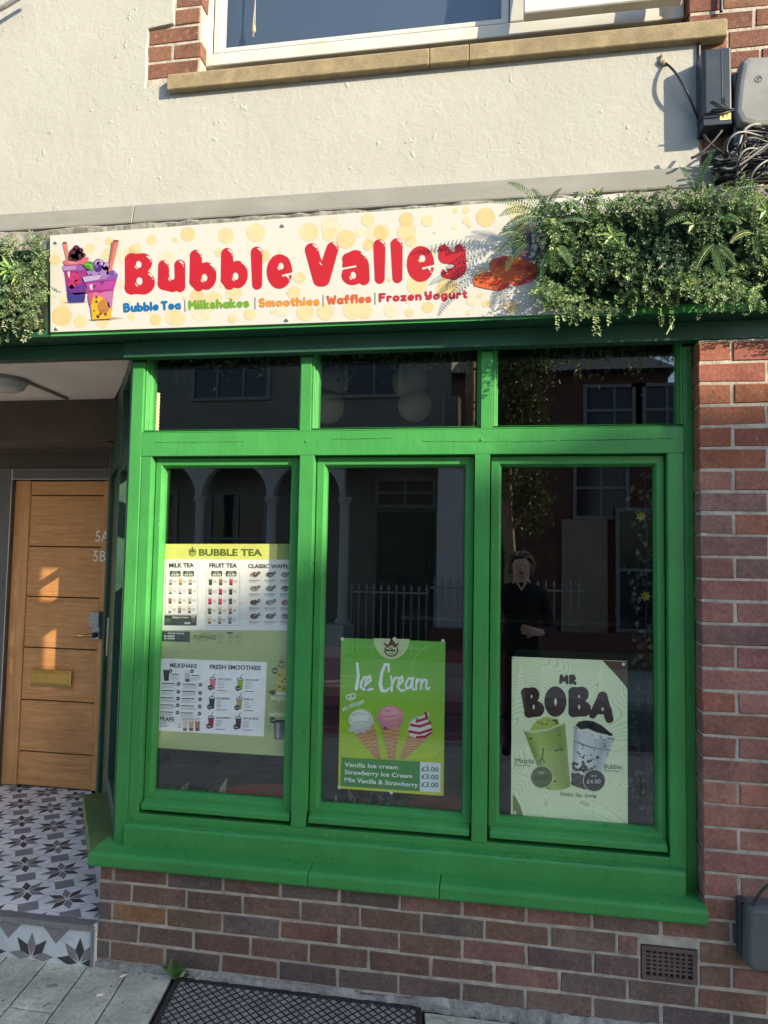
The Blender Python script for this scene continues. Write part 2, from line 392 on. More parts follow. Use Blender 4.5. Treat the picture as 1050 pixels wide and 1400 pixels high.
def pal_riser(x, z):
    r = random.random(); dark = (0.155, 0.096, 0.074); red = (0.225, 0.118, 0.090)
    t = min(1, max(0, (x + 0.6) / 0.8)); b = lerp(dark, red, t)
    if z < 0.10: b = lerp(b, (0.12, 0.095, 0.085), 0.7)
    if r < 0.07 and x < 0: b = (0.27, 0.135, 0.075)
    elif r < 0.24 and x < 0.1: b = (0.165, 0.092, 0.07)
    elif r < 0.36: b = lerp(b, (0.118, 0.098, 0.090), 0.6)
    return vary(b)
def pal_red(x, z):
    return vary((0.165, 0.072, 0.050) if random.random() < 0.7 else (0.20, 0.092, 0.06), 0.14)

# stall riser under the sill and the pillar beside the window (one wall)
AIR = (0.484, 0.668, 0.170, 0.288)
jl = [0.0220 + 0.0736 * k for k in range(6)]           # 0.022 .. 0.39
jp = [0.39 + 0.07654 * k for k in range(27)]
w = MB()
mort(w, -1.53, AIR[0], 0.0, 0.388, WY, 0.10); mort(w, AIR[1], 2.6, 0.0, 0.388, WY, 0.10); mort(w, AIR[0], AIR[1], 0.0, AIR[2], WY, 0.10); mort(w, AIR[0], AIR[1], AIR[3], 0.388, WY, 0.10)
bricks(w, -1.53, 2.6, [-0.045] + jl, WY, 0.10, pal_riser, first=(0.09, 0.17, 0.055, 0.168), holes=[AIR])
mort(w, 0.694, 2.6, 0.388, 2.383, WY, 0.14)
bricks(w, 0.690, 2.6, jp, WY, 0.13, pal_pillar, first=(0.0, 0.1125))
w.build('brick_wall', BL, fix=True)
# rough mortar fillet where wall meets pavement
fl = MB(); xs = [-1.53 + 0.022 * k for k in range(182)]; V = []; hw = 0; rf = random.Random(4)
for x in xs:
    hw = hw * .7 + rf.uniform(-.3, .3); big = min(1, max(0, (x + .30) / .15))
    h = max(.004, 0.014 + 0.012 * hw + .010 * rf.random() + big * (0.008 + .008 * rf.random())); d = 0.008 + 0.012 * rf.random() + 0.010 * big * rf.uniform(.5, 1.1)
    V += [(x, WY + 0.004, -0.01), (x, WY - d, -0.01), (x, WY - d * rf.uniform(.5, .95), h * rf.uniform(.3, .6)), (x, WY - 0.002, h), (x, WY + 0.004, h)]
F = [(5 * i + k, 5 * i + (k + 1) % 5, 5 * i + 5 + (k + 1) % 5, 5 * i + 5 + k) for i in range(len(xs) - 1) for k in range(5)]
fl.add(V, F, surf('rough_mortar', (0.34, 0.325, 0.29), 0.3, 25, 0.95, 1.0, 0.008, 70, 0.2, tint=(0.16, 0.15, 0.13), tscale=14)); fl.build('mortar_fillet', BL)
# air brick: a terracotta grid
ab = MB(); x0, x1, z0, z1 = AIR; x0 += .003; x1 -= .003; z0 += .004; z1 -= .004
ab.ring(x0, x1, z0, z1, [(0, WY + 0.03), (0, WY - 0.003), (1, WY - 0.003), (1, WY + 0.012), (1, WY + 0.03)], (.014,) * 4, TERRA)
for k in range(1, 8): xx = x0 + .014 + (x1 - x0 - .028) * k / 8; ab.box(xx - .0042, xx + .0042, WY + .002, WY + .022, z0 + .012, z1 - .012, TERRA)
for k in range(1, 6): zz = z0 + .014 + (z1 - z0 - .028) * k / 6; ab.box(x0 + .012, x1 - .012, WY + .0025, WY + .0215, zz - .004, zz + .004, TERRA)
ab.box(x0, x1, WY + .05, WY + .055, z0, z1, ink((14, 13, 12)))
ab.ball((x0 + .062, WY + .034, z0 + .055), .026, ink((190, 188, 182)), 7, (1, .3, 1.1))
ab.build('air_brick', BL, bevel=0.001)

# ---- upper wall: brick with painted render laid over it
xs0 = at(200, 70, WY).x; xs1 = at(237, 20, WY).x; zst = at(220, 35, WY).z; zqb = at(205, 101, WY).z
xj = at(274, 50, WY).x; xjr = at(943, 10, WY).x; xrr = at(955, 110, WY).x
zs_t = 3.590; zs_b = 3.518; LT = at(500, 262 - 8, -0.115).z
rw = MB(); RB = -0.04
def rbox(x0, x1, z0, z1): rw.box(x0, x1, WY, RB, z0, z1, RENDER)
ZTOP = 6.6; ZB = 2.90
zlo = zqb if zqb < zs_b else zs_b
rj = random.Random(21); edge = [(xs0 + rj.uniform(-.004, .004), zlo + (zst - zlo) * t) for t in (.02, .2, .35, .5, .65, .8, .98)] + [(xs1 + rj.uniform(-.004, .004), zst + .3 * t) for t in (.02, .1, .2, .3, .4, 1, 3, 10)]
rw.prism([(-6, ZB), (xrr, ZB), (xrr, zlo)] + edge + [(xs1, ZTOP), (-6, ZTOP)], WY, RB, RENDER)
rw.build('rendered_wall', BL, bevel=0.004)
ub = MB(); jq = [zst + 0.0750 * k for k in range(-5, 40)]
def uj(z0, z1): return [z for z in jq if z0 - 0.01 <= z <= z1 + 0.01]
mort(ub, xs0 + .002, xj - 0.006, 3.50, ZTOP, BY, 0.12); 
bricks(ub, xs0 + 0.004, xj, uj(zqb - 0.03, zst), BY, 0.118, pal_red, first=(0.0, 0.115))
bricks(ub, xs1 + 0.004, xj, uj(zst, ZTOP), BY, 0.118, pal_red, first=(0.115, 0.10))
ub.build('brick_quoin', BL); ub = MB(); mort(ub, xjr + .006, 2.6, 2.95, ZTOP, BY, 0.12)
jr = [2.93 + 0.0755 * k for k in range(50)]
bricks(ub, xjr, 2.6, [z for z in jr if z > 3.49], BY, 0.118, pal_red, first=(0.0, 0.11))
bricks(ub, xrr + 0.012, 2.6, [z for z in jr if z <= 3.51 + .0755], BY, 0.118, pal_red, first=(0.02, 0.13))
ub.build('upper_brickwork', BL)
bk = MB()                                   # the building's body above and behind
bk.box(-6, -1.27, 0.07, 0.5, 2.9, ZTOP, DARKWALL); bk.box(0.66, 2.6, 0.07, 0.5, 2.9, ZTOP, DARKWALL)
bk.box(-1.27, 0.66, 0.07, 0.5, 5.0, ZTOP, DARKWALL); bk.box(-1.27, .66, -0.03, 0.5, 2.95, 3.50, DARKWALL)
bk.box(-6, 2.6, -0.035, 6.0, 2.60, 2.9, DARKWALL); bk.box(-6, 2.6, 0.5, 6.0, ZTOP - .3, ZTOP, DARKWALL); bk.box(-6, 2.6, 3.0, 3.2, 2.9, ZTOP - .3, DARKWALL)
bk.box(-6, xs1, -0.04, 0.068, 5.0, ZTOP, DARKWALL)
bk.build('inner_wall', BL)
# ledge
lx1 = at(977, 236, -0.115).x; zl_t = at(500, 257, -0.115).z; zl_b = at(500, 285, -0.115).z
lg = MB()
for a, b in ((-6, at(181, 300, -0.115).x - .001), (at(181, 300, -0.115).x + .001, lx1)):
    lg.prism([(WY + 0.01, zl_t + 0.022), (-0.106, zl_t), (-0.118, zl_b + 0.006), (-0.114, zl_b), (WY + 0.01, zl_b)], a, b, CONC, axis='x')
lg.build('concrete_ledge', BL, bevel=0.003)
# flashing under the ledge
fs = MB(); xs = list(np.arange(-6, 2.6, 0.045)); V = []
for x in xs:
    n = random.uniform(-0.006, 0.006) + .046; t = 2.915 + random.uniform(-0.004, 0.006)
    V += [(x, -0.03, 2.80), (x, -0.178 + n, 2.80), (x, -0.180 + n, t - 0.012), (x, -0.165 + n, t), (x, -0.03, t + 0.012)]
F = [(5 * i + k, 5 * i + (k + 1) % 5, 5 * i + 5 + (k + 1) % 5, 5 * i + 5 + k) for i in range(len(xs) - 1) for k in range(5)]
fs.add(V, F, LEAD); fs.build('flashing', BL)
# fascia box behind the sign
fa = MB()
fa.box(-6, 2.6, -0.138, -0.03, 2.459, 2.80, GREEN_SHADED)
fa.box(-1.80, 2.6, -0.1395, -0.137, 2.4585, 2.80, GREEN)
fa.box(-1.53, 2.6, -0.050, -0.002, 2.390, 2.4575, GREEN_SHADED)  # underside board coloured as if already in the fascia's shade
fa.box(-6, -1.535, -0.03, 0.02, 2.400, 2.4575, GREEN_SHADED)
fa.build('fascia_board', BL, bevel=0.003)

# ---- upstairs window
UW = MB(); wx0, wx1, wz0, wz1 = at(271, 50, 0.0).x, xjr - .002, at(500, 62, 0.0).z, 5.0
PR = [(0, 0.065), (0, 0.0), (0.8, 0.0), (1, 0.012), (1, 0.065)]
UW.ring(wx0, wx1, wz0 - .02, wz1, PR, (.062, .05, .06, .06), UPVC)
mx0, mx1 = at(697, 30, 0).x, at(717, 30, 0).x
UW.box(mx0, mx1, 0.002, 0.063, wz0 + .038, wz1 - .06, UPVC)
UWo = UW.build('upper_window', BL, bevel=0.003)
s = MB(); s.ring(wx0 + .066, mx0 - .004, wz0 + .040, wz1 - .064, [(0, .05), (0, .010), (0.7, .010), (1, .022), (1, .05)], (.040, .03, .028, .04), UPVC); s.build('casement', UWo, bevel=.002)
s = MB(); s.box(wx0 + .09, mx0 - .02, .028, .033, wz0 + .05, wz1 - .08, GLASS); s.build('pane', UWo, fix=True)
gk = MB(); gk.ring(wx0 + .0615, mx0 - .0005, wz0 + .0375, wz1 - .0615, [(0, .03), (0, .012), (1, .012), (1, .03)], (.005,) * 4, ink((26, 26, 26))); gk.build('gasket', UWo)
# open top-hung casement on the right
hz = wz1 - .10; cb = at(725, 23, -0.10).z; Lc = hz - cb; ang = math.asin(0.115 / Lc)
def TC(x, y, z):                              # swing outwards about the top edge
    dz = z - hz; dy = y - 0.012
    return (x, 0.012 + dy * math.cos(ang) + dz * math.sin(ang), hz + dz * math.cos(ang) - dy * math.sin(ang))
cx0, cx1 = at(716, 10, -0.1).x, at(934, 8, -0.1).x
s = MB(); s.ring(cx0, cx1, hz - Lc, hz, [(0, .045), (0, .0), (0.75, 0.0), (1, 0.012), (1, .045)], (.06, .06, .062, .05), UPVC, T=TC); s.build('casement', UWo, bevel=.004)['label'] = 'white casement standing open at the bottom'
s = MB(); s.box(cx0 + .05, cx1 - .05, .02, .025, hz - Lc + .05, hz - .04, GLASS, T=TC); s.build('pane', UWo)
# stone sill under it
ss = MB(); sxl, sxr = at(228, 110, -0.098).x, at(995, 30, -0.098).x; zt = at(500, 74, -0.098).z; zb = at(500, 96, -0.098).z
cuts = [sxl, at(587, 70, -.098).x, at(641, 65, -.098).x, sxr]
for a, b in zip(cuts, cuts[1:]):
    ss.prism([(0.0, zt + .035), (-0.090, zt + .004), (-0.098, zt - .004), (-0.098, zb), (-0.082, zb - .001), (0.0, zb)], a + .0008, b - .0008, STONE, axis='x')
ss.build('window_sill', UWo, bevel=.003)
# slate blind behind the glass
blind = MB(); blind.box(wx0 + .08, mx0 - .01, .10, .104, wz0 - .01, wz1, surf('slate_blind', (0.044, 0.064, 0.098), 0.05, 3, 0.8, 0.1, 0.001, 200, 0.3))
bo = tag(blind.build('roller_blind'), 'slate blue roller blind drawn down behind the upstairs window, its pull cord hanging', 'blind')
cd = MB(); p = at(347, 44, 0.06); STR = ink((215, 200, 170)); 
cd.tube([(p.x - .004, .06, p.z + .035), (p.x + .006, .06, p.z + .2), (p.x + .010, .06, p.z + 1.0)], .0018, STR, 5); cd.tube([(p.x + .004, .06, p.z + .035), (p.x + .002, .058, p.z + .2), (p.x - .004, .06, p.z + 1.0)], .0018, STR, 5)
cd.lathe([(.003, .036), (.007, .03), (.009, .012), (.007, .0), (.003, -.004)], (p.x, .06, p.z), ink((205, 170, 110)), 10)
cd.tube([(p.x, .06, p.z - .004), (p.x - .004, .06, p.z - .014), (p.x + .003, .06, p.z - .02)], .0016, STR, 5); cd.build('pull_cord', bo)

# ================================================================== THE GREEN SHOPFRONT
L0, L1, M1a, M1b, M2a, M2b, R0, R1 = -1.515, -1.416, -0.785, -0.7275, -0.0970, -0.0402, 0.598, 0.690
ZT, ZTt, ZO, ZH = 1.990, 2.086, 0.555, 2.386
sf = MB()
sf.box(L0, -1.462, 0.0, 0.09, 0.43, ZH, GREEN); sf.box(-1.4615, L1, 0.004, 0.088, 0.43, ZT + .02, GREEN)
sf.box(0.655, R1, 0.010, 0.09, 0.43, ZH, GREEN); sf.box(R0, 0.6545, 0.003, 0.088, 0.43, ZT + .02, GREEN)
sf.box(L1 - .002, R0 + .002, 0.0045, 0.087, 0.50, ZO, GREEN)
SFo = sf.build('window_frame', BL, bevel=0.0035, seg=2)
k = MB(); k.prism([(0.004, 0.438), (-0.030, 0.438), (-0.030, 0.514), (-0.022, 0.523), (0.004, 0.527)], -1.458, 0.642, GREEN, axis='x'); k.build('kick_board', SFo, bevel=.003, seg=2)
for a, b, a2, b2 in ((M1a, M1b, -0.789, -0.7455), (M2a, M2b, -0.0760, -0.0320)):
    k = MB(); k.box(a, b, 0.0, 0.087, ZO + .001, ZT - .0005, GREEN); k.box(a2, b2, 0.001, 0.087, ZTt + .0005, ZH, GREEN)
    k.lathe([(.004, 0), (.006, -.0015), (.004, -.003)], ((a + b) / 2 - .005, 0.0005, 2.045), GREEN, 8, axis='y'); k.build('mullion', SFo, bevel=.003, seg=2)
k = MB(); k.box(-1.462, 0.655, 0.0005, 0.086, ZT, ZTt, GREEN)
k.prism([(0.0, ZTt + .0005), (0.0, ZTt + .003), (0.012, ZTt + .008), (0.05, ZTt + .012), (0.05, ZTt + .0005)], -1.4615, -0.7895, GREEN, axis='x')
k.prism([(0.0, ZTt + .0005), (0.0, ZTt + .003), (0.012, ZTt + .008), (0.05, ZTt + .012), (0.05, ZTt + .0005)], -0.745, -0.0765, GREEN, axis='x')
k.prism([(0.0, ZTt + .0005), (0.0, ZTt + .003), (0.012, ZTt + .008), (0.05, ZTt + .012), (0.05, ZTt + .0005)], -0.0315, 0.6545, GREEN, axis='x')
k.build('transom', SFo, bevel=.002)
rc = random.Random(2); PC = surf('paint_crack', (0.012, 0.05, 0.02), 0.1, 9, 0.9, 0, 0, 1)
for (xa, xb, zz, sl) in ((-.30, .05, 2.040, -.004), (.05, .62, 2.036, .006), (-1.40, -1.02, 2.046, 0), (-.66, -.42, 2.052, .002), (-1.44, -.9, .520, .004), (-.6, .45, .521, .002)):
    n_ = int((xb - xa) / .02); pts = [(xa + (xb - xa) * q / n_, -.0002 if zz > 1 else -.0225, zz + sl * q / n_ + rc.uniform(-.0016, .0016)) for q in range(n_ + 1)]
    ck = MB(); ck.tube(pts, [rc.choice((.0003, .0006, .0010)) for _ in pts], PC, 4); ck.build('paint_crack', SFo, fix=False)
# sashes with mitred frames, drip rails and panes
sash_prof = [(0, .082), (0, .036), (0.80, .036), (1.0, .058), (1.0, .082)]
SCG = (DIST + .074) / (DIST + .060)
for (a, b, gl_, gr_) in ((L1, M1a, -1.374, -0.832), (M1b, M2a, -0.683, -0.136), (M2b, R0, 0.003, 0.558)):
    gl_, gr_ = gl_ * SCG, gr_ * SCG; k = MB(); z0, z1 = 0.572, ZT - .004
    k.ring(a + .004, b - .004, z0, z1, sash_prof, (gl_ - a - .004, b - .004 - gr_, 0.635 - z0, z1 - 1.949), GREEN)
    k.prism([(0.0355, 0.608), (0.010, 0.596), (0.004, 0.590), (0.004, 0.572), (0.0355, 0.574)], a + .010, b - .008, GREEN, axis='x')
    k.build('sash', SFo, bevel=.0022, seg=2)
    k = MB(); k.box(gl_ - .01, gr_ + .01, .0715, .0765, 0.630, 1.957, GLASS); k.build('pane', SFo)
for a, b in ((-1.462, -0.789), (-0.7455, -0.076), (-0.032, 0.655)):
    k = MB(); k.ring(a + .001, b - .001, ZTt + .012, ZH + .06, [(0, .08), (0, .012), (0.35, .012), (0.5, .03), (0.8, .03), (1, .045), (1, .08)], (.018, .016, .004, .02), GREEN); k.build('glazing_bead', SFo, bevel=.0015)
    k = MB(); k.box(a + .012, b - .01, .050, .055, ZTt + .01, ZH + .055, GLASS); k.build('pane', SFo)
k = MB(); k.box(-1.46, .655, .03, .088, ZH + .045, 2.60, GREEN_SHADED); k.build('head_board', SFo)
# sill of three rounded stone lengths, painted
xj1, xj2 = -0.6855, -0.2040
for a, b in ((-1.560, xj1), (xj1, xj2), (xj2, 0.696)):
    k = MB(); k.prism([(0.03, 0.446), (-0.030, 0.444), (-0.092, 0.438), (-0.101, 0.434), (-0.106, 0.426), (-0.106, 0.392), (-0.101, 0.385), (-0.05, 0.384), (0.03, 0.384)], a + .0012, b - .0012, GREEN, axis='x')
    k.build('sill', SFo, bevel=.004, seg=2)

# ---- splayed side of the shopfront running back to the flat door
AX, AY = L0, 0.0; DL = math.hypot(-2.375 + 1.515, 1.30); dx, dy = (-2.375 + 1.515) / DL, 1.30 / DL; nx, ny = -dy, dx
def S(s_, n_, z_): return (AX + dx * s_ + nx * n_, AY + dy * s_ + ny * n_, z_)
def Sf(x, y, z): return S(x, -y, z)
SP = MB()
SP.box(0.004, 0.050, -0.002, 0.085, 0.43, 2.45, GREEN_SHADED, T=Sf); SP.box(0.560, 0.640, -0.002, 0.085, 0.11, 2.45, GREEN_SHADED, T=Sf)
SP.box(0.050, 0.560, 0.0, 0.083, 0.44, 0.53, GREEN_SHADED, T=Sf); SP.box(0.050, 0.560, 0.0, 0.083, 1.98, 2.06, GREEN_SHADED, T=Sf); SP.box(0.050, 0.560, 0.0, 0.083, 2.38, 2.45, GREEN_SHADED, T=Sf)
SP.box(0.640, 1.47, 0.0, 0.083, 2.05, 2.45, GREEN_SHADED, T=Sf)
SP.box(1.42, 1.47, -0.002, 0.08, 0.11, 2.05, GREEN_SHADED, T=Sf)
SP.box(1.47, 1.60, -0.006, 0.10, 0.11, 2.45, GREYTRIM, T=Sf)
for zz in (1.10, 1.42, 1.74): SP.box(0.052, 0.558, 0.044, 0.070, zz - .017, zz + .017, GREEN_SHADED, T=Sf)
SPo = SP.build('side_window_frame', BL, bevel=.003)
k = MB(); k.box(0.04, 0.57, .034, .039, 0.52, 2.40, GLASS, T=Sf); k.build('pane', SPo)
k = MB(); k.ring(0.645, 1.415, 0.135, 2.04, [(0, .07), (0, .02), (0.85, .02), (1, .035), (1, .07)], (.055, .285, .78, .07), GREEN_SHADED, T=Sf)

for zz, hh in ((1.39, .020), (1.53, .007), (1.70, .020), (1.82, .007)): k.box(0.70, 1.132, .038, .065, zz - hh, zz + hh, GREEN_SHADED, T=Sf)
SD = k.build('shop_door', BL, bevel=.003)
k = MB(); k.box(0.695, 1.135, .0285, .0325, 0.91, 1.975, GLASS, T=Sf); k.build('pane', SD)
k = MB(); k.box(0.9, .93, -.012, -.002, 1.05, 1.25, STEEL, T=Sf); k.build('pull_handle', SD, bevel=.002)
k = MB(); k.box(0.66, .70, .005, .019, 1.32, 1.47, ink((225, 215, 190)), T=Sf); k.build('latch_plate', SD, bevel=.002)
# riser and sill of the splay
k = MB(); mort(k, 0.02, 0.64, 0.11, 0.385, 0.0, 0.09, T=Sf, rec=.05); bricks(k, 0.01, 0.64, jl, .046, .08, pal_riser, first=(.1, .2), T=Sf); k.build('side_brickwork', BL)
k = MB(); OL = green_paint('aged_green_paint', (0.085, 0.14, 0.045), 0.45)
pl = [(-1.558, -0.0995), (-1.5585, 0.030), (-1.515, 0.032), S(0.62, -0.02, 0)[:2], S(0.62, 0.105, 0)[:2]]
k.prism(pl, 0.385, 0.445, OL, axis='z'); k.build('side_sill', SPo, bevel=.006, seg=2)['label'] = 'olive discoloured return of the green sill'

# ---- the porch
PF = 0.150
def pattern_floor():
    g = MB(); G_ = surf('tile_ground', (0.88, 0.81, 0.76), 0.06, 30, 0.55, 0.15, 0.001, 90, 0.4, tint=(0.62, 0.57, 0.56), tscale=10)
    DK = surf('tile_dark', (0.055, 0.050, 0.052), 0.2, 60, 0.5, 0, 0, 1); MD = surf('tile_mid', (0.24, 0.215, 0.22), 0.12, 60, 0.5, 0, 0, 1); LN = surf('tile_line', (0.36, 0.33, 0.33), 0.1, 40, 0.7, 0, 0, 1)
    poly = [(-6, WY), (-1.53, WY), (-1.53, 0.06), (-2.45, 1.36), (-6, 1.36)]
    g.prism(poly, 0.0, PF, G_, axis='z')
    e1 = np.array([0.2045, -0.0250]); e2 = np.array([-0.0255, -0.2050]); o = np.array([-2.866, 1.270])
    def inside(p):
        x, y = p
        if y < WY + 0.028 or y > 1.34: return False
        return x < -1.545 + (-0.69) * max(0, y) - 0.01
    def emit(pts, mat, z):
        for (a_, b_, c_) in ((0, -1, WY + .029), (0, 1, -1.335), (1, 0.69, 1.556)):     # clip to the floor's edges
            out = []
            for q in range(len(pts)):
                p, p2 = pts[q], pts[(q + 1) % len(pts)]; f1 = a_ * p[0] + b_ * p[1] + c_; f2 = a_ * p2[0] + b_ * p2[1] + c_
                if f1 <= 0: out.append(p)
                if f1 * f2 < 0: out.append(p + (p2 - p) * (f1 / (f1 - f2)))
            pts = out
            if len(pts) < 3: return
        g.add([(p[0], p[1], z) for p in pts], [tuple(range(len(pts)))], mat)
    def L(c, a, b): return c + e1 * a + e2 * b
    for i in range(-6, 9):
        for j in range(-2, 8):
            c = o + e1 * i + e2 * j
            fl_ = (i + j) % 2
            for q in range(8):
                th = q * PI / 4 + PI / 8 * 0; dr = np.array([math.cos(th), math.sin(th)]); pr = np.array([-dr[1], dr[0]])
                r1 = .40 if q % 2 == 0 else .40
                r1 = .455; pts = [L(c, *(dr * .035)), L(c, *(dr * .225 + pr * .085)), L(c, *(dr * r1)), L(c, *(dr * .225 - pr * .085))]
                emit(pts, DK if (q % 2 == 0) == bool(fl_) else MD, PF + .0006)
            d = L(c, .5, .5); h = .26
            emit([L(d, 0, -h) , L(d, h, 0), L(d, 0, h), L(d, -h, 0)], MD, PF + .0006)
            for (p, q_) in ((L(c, .5, -.265), L(c, .5, .265)), (L(c, -.265, .5), L(c, .265, .5))):
                dv = q_ - p; nv = np.array([-dv[1], dv[0]]) / np.linalg.norm(dv) * .0011
                emit([p + nv, q_ + nv, q_ - nv, p - nv], LN, PF + .0004)
    o_ = g.build('porch_floor', BL, fix=False)
    # step face with half stars and a metal nosing
    r = MB(); GB = surf('tile_pale_blue', (0.60, 0.64, 0.64), 0.08, 25, 0.55, 0.15, 0.001, 90, 0.4, tint=(0.42, 0.46, 0.47), tscale=9)
    r.box(-6, -1.532, WY - .012, WY - .0005, -0.01, PF - .020, GB)
    y = WY - .0126
    def rp(pts, mat): 
        pts = [(min(p[0], -1.546), p[1]) for p in pts]
        if max(p[0] for p in pts) - min(p[0] for p in pts) > .004: r.add([(p[0], y, p[1]) for p in pts], [tuple(range(len(pts)))], mat)
    for i in range(11):
        cx = at(562 / 5.1875, 1060 + 1350 / 5.1875, WY - .012).x - 0.206 * i; b0 = 0.004
        fl_ = i % 2
        for q, th in enumerate((8, 49, 90, 131, 172)):
            t = math.radians(th); d_ = np.array([math.cos(t), math.sin(t)]); p_ = np.array([-d_[1], d_[0]]); R = .098
            pts = [np.array([cx, b0]) + v for v in (d_ * .008, d_ * .05 - p_ * .019, d_ * R, d_ * .05 + p_ * .019)]
            pts = [(p[0], max(p[1], -.004)) for p in pts]
            rp(pts, DK if (q % 2 == 0) != bool(fl_) else MD)
        tx = cx + 0.103
        rp([(tx - .056, PF - .022), (tx, PF - .082), (tx + .056, PF - .022)], MD)
        rp([(tx - .0012, -.004), (tx + .0012, -.004), (tx + .0012, PF - .082), (tx - .0012, PF - .082)], LN)
    r.build('step', BL, fix=False)
    n = MB(); NM = surf('nosing_metal', (0.33, 0.31, 0.31), 0.15, 60, 0.45, 0.3, 0.001, 120, 0.5, 0.6)
    n.prism([(WY + .028, PF + .002), (WY - .018, PF + .002), (WY - .020, PF - .018), (WY - .013, PF - .018), (WY - .012, PF - .004), (WY + .028, PF - .004)], -6, -1.545, NM, axis='x')
    for q in range(8): yy = WY + .022 - q * .005; n.box(-6, -1.546, yy, yy + .0018, PF + .0022, PF + .0034, NM)
    n.box(-1.545, -1.534, WY - .020, WY - .012, -.01, PF - .002, NM); n.build('step_nosing', BL)
pattern_floor()
pc = MB(); poly = [(-6, 0.02), (-1.50, 0.02), (-2.14, 0.92), (-6, 0.92)]; pc.prism(poly, 2.45, 2.47, CEIL, axis='z'); pc.build('porch_ceiling', BL)
pw = MB(); pw.box(-6, -2.0, 0.92, 0.95, 2.215, 2.6, DARKWALL); pw.box(-6, -2.2, 0.95, 1.45, 2.215, 2.24, DARKWALL);
pw.box(-6, -2.2, 1.42, 1.5, 0, 2.6, DARKWALL); pw.build('porch_wall', BL, bevel=.003)
DY = 1.30; NUM = []
fr = MB(); dl, dr_, dt, db = at(12, 850, DY).x, -2.33, at(80, 657, DY).z, 0.158
fr.box(-6, dl - .125, DY + .02, DY + .12, PF, dt + .065, CEIL); fr.box(dl - .12, dl - .005, DY - .03, DY + .11, PF, dt + .07, GREYTRIM); fr.box(dr_ + .004, dr_ + .10, DY - .03, DY + .11, PF, dt + .07, GREYTRIM)
fr.box(dl - .005, dr_ + .004, DY - .03, DY + .11, dt + .004, dt + .07, GREYTRIM)
fr.box(-6, dr_ + .1, DY + .0, DY + .10, dt + .07, 2.215, surf('door_head_panel', (0.105, 0.075, 0.055), 0.1, 6, 0.6, 0.2, 0.001, 40)); fr.build('door_frame', BL, bevel=.003)
dm = MB(); st_ = 0.105
dm.box(dl, dl + st_, DY, DY + .045, db, dt, OAKV); dm.box(dr_ - st_ * .8, dr_, DY, DY + .045, db, dt, OAKV)
gz = [dt] + [at(60, v, DY).z for v in (677, 747, 816, 886, 958, 1029)] + [db]
for a, b in zip(gz, gz[1:]): dm.box(dl + st_ + .003, dr_ - st_ * .8 - .003, DY + .006, DY + .040, b + .004, a - .004, OAK)
dm.box(dl + .05, dr_ - .05, DY + .020, DY + .038, db + .01, dt - .01, surf('groove_shade', (0.10, 0.045, 0.018), 0.1, 8, 0.8, 0, 0, 1))
DR = dm.build('entrance_door', BL, bevel=.0025); DR['label'] = 'honey coloured oak flat door deep in the porch'
lb = MB(); a, b = at(43, 914, DY), at(98, 940, DY); lb.ring(a.x, b.x, b.z, a.z, [(0, DY), (0, DY - .008), (1, DY - .006), (1, DY)], (.022, .022, .022, .022), BRASS)
lb.box(a.x + .020, b.x - .020, DY - .007, DY + .002, b.z + .02, a.z - .02, BRASS); lb.build('letterbox', DR, bevel=.0015)
kp = MB(); a, b = at(122, 836, DY - .03), at(138, 855, DY - .03); cxk = (a.x + b.x) / 2
kz0, kz1 = at(130, 874, DY - .03).z, a.z
kp.box(cxk - .034, cxk + .030, DY - .040, DY, b.z - .01, kz1, STEEL); kp.box(cxk - .020, cxk + .034, DY - .034, DY, kz0, b.z - .01, STEEL); kp.box(cxk + .030, cxk + .055, DY - .03, DY, kz0, kz1, BLACKPL)
for i in range(3):
    for j in range(4): kp.box(cxk - .026 + i * .017, cxk - .014 + i * .017, DY - .043, DY - .040, kz1 - .024 - j * .021, kz1 - .012 - j * .021, ink((225, 225, 225)))
kp.build('keypad', DR, bevel=.003)
hd = MB(); h = at(131, 868, DY - .03); hd.tube([(h.x, DY, h.z), (h.x, DY - .06, h.z)], .016, BLACKPL, 12); hd.tube([(h.x + .005, DY - .055, h.z), (h.x - .05, DY - .06, h.z - .002), (h.x - .125, DY - .058, h.z - .004)], [.010, .0095, .009], BRASS, 10); hd.build('handle', DR, smooth=True)
for (s_, u, v) in (('5A', 130, 733), ('5B', 127, 760)):
    p = at(u, v, DY - .004); NUM.append((s_, p))
# ---- the room behind the glass
rm = MB()
rm.box(-2.6, 2.6, 5.2, 5.3, 0, 2.6, CHAR); rm.box(2.55, 2.65, 0.1, 5.2, 0, 2.6, CHAR); rm.box(-2.45, -2.35, 1.5, 5.2, 0, 2.6, CHAR)
rm.box(-2.6, 2.6, 0.09, 5.2, 0.0, 0.12, FLOORIN); rm.box(-1.4, 0.69, 0.066, 0.16, 0.12, 0.56, CHAR); rm.box(0.70, 2.6, 0.08, 0.12, 0, 2.6, CHAR)
rm.box(-2.3, 2.6, 0.10, 5.2, 2.56, 2.60, CHAR); rm.build('shop_interior', BL)
# ================================================================== LETTERING AND PRINT
def text_polys(s, bold=0.0):
    cu = bpy.data.curves.new('t', 'FONT'); cu.body = s; cu.size = 1; cu.resolution_u = 3; cu.offset = bold; cu.fill_mode = 'FRONT'
    ob = bpy.data.objects.new('t', cu); COL.objects.link(ob); dg = bpy.context.evaluated_depsgraph_get()
    me = bpy.data.meshes.new_from_object(ob.evaluated_get(dg)); V = np.array([v.co[:2] for v in me.vertices]).reshape(-1, 2); F = [tuple(p.vertices) for p in me.polygons]
    bpy.data.objects.remove(ob); bpy.data.curves.remove(cu); bpy.data.meshes.remove(me); return V, F
_cap = {}
def cap_h(bold):
    if bold not in _cap: V, F = text_polys('H', bold); _cap[bold] = (V[:, 1].min(), V[:, 1].max())
    return _cap[bold]

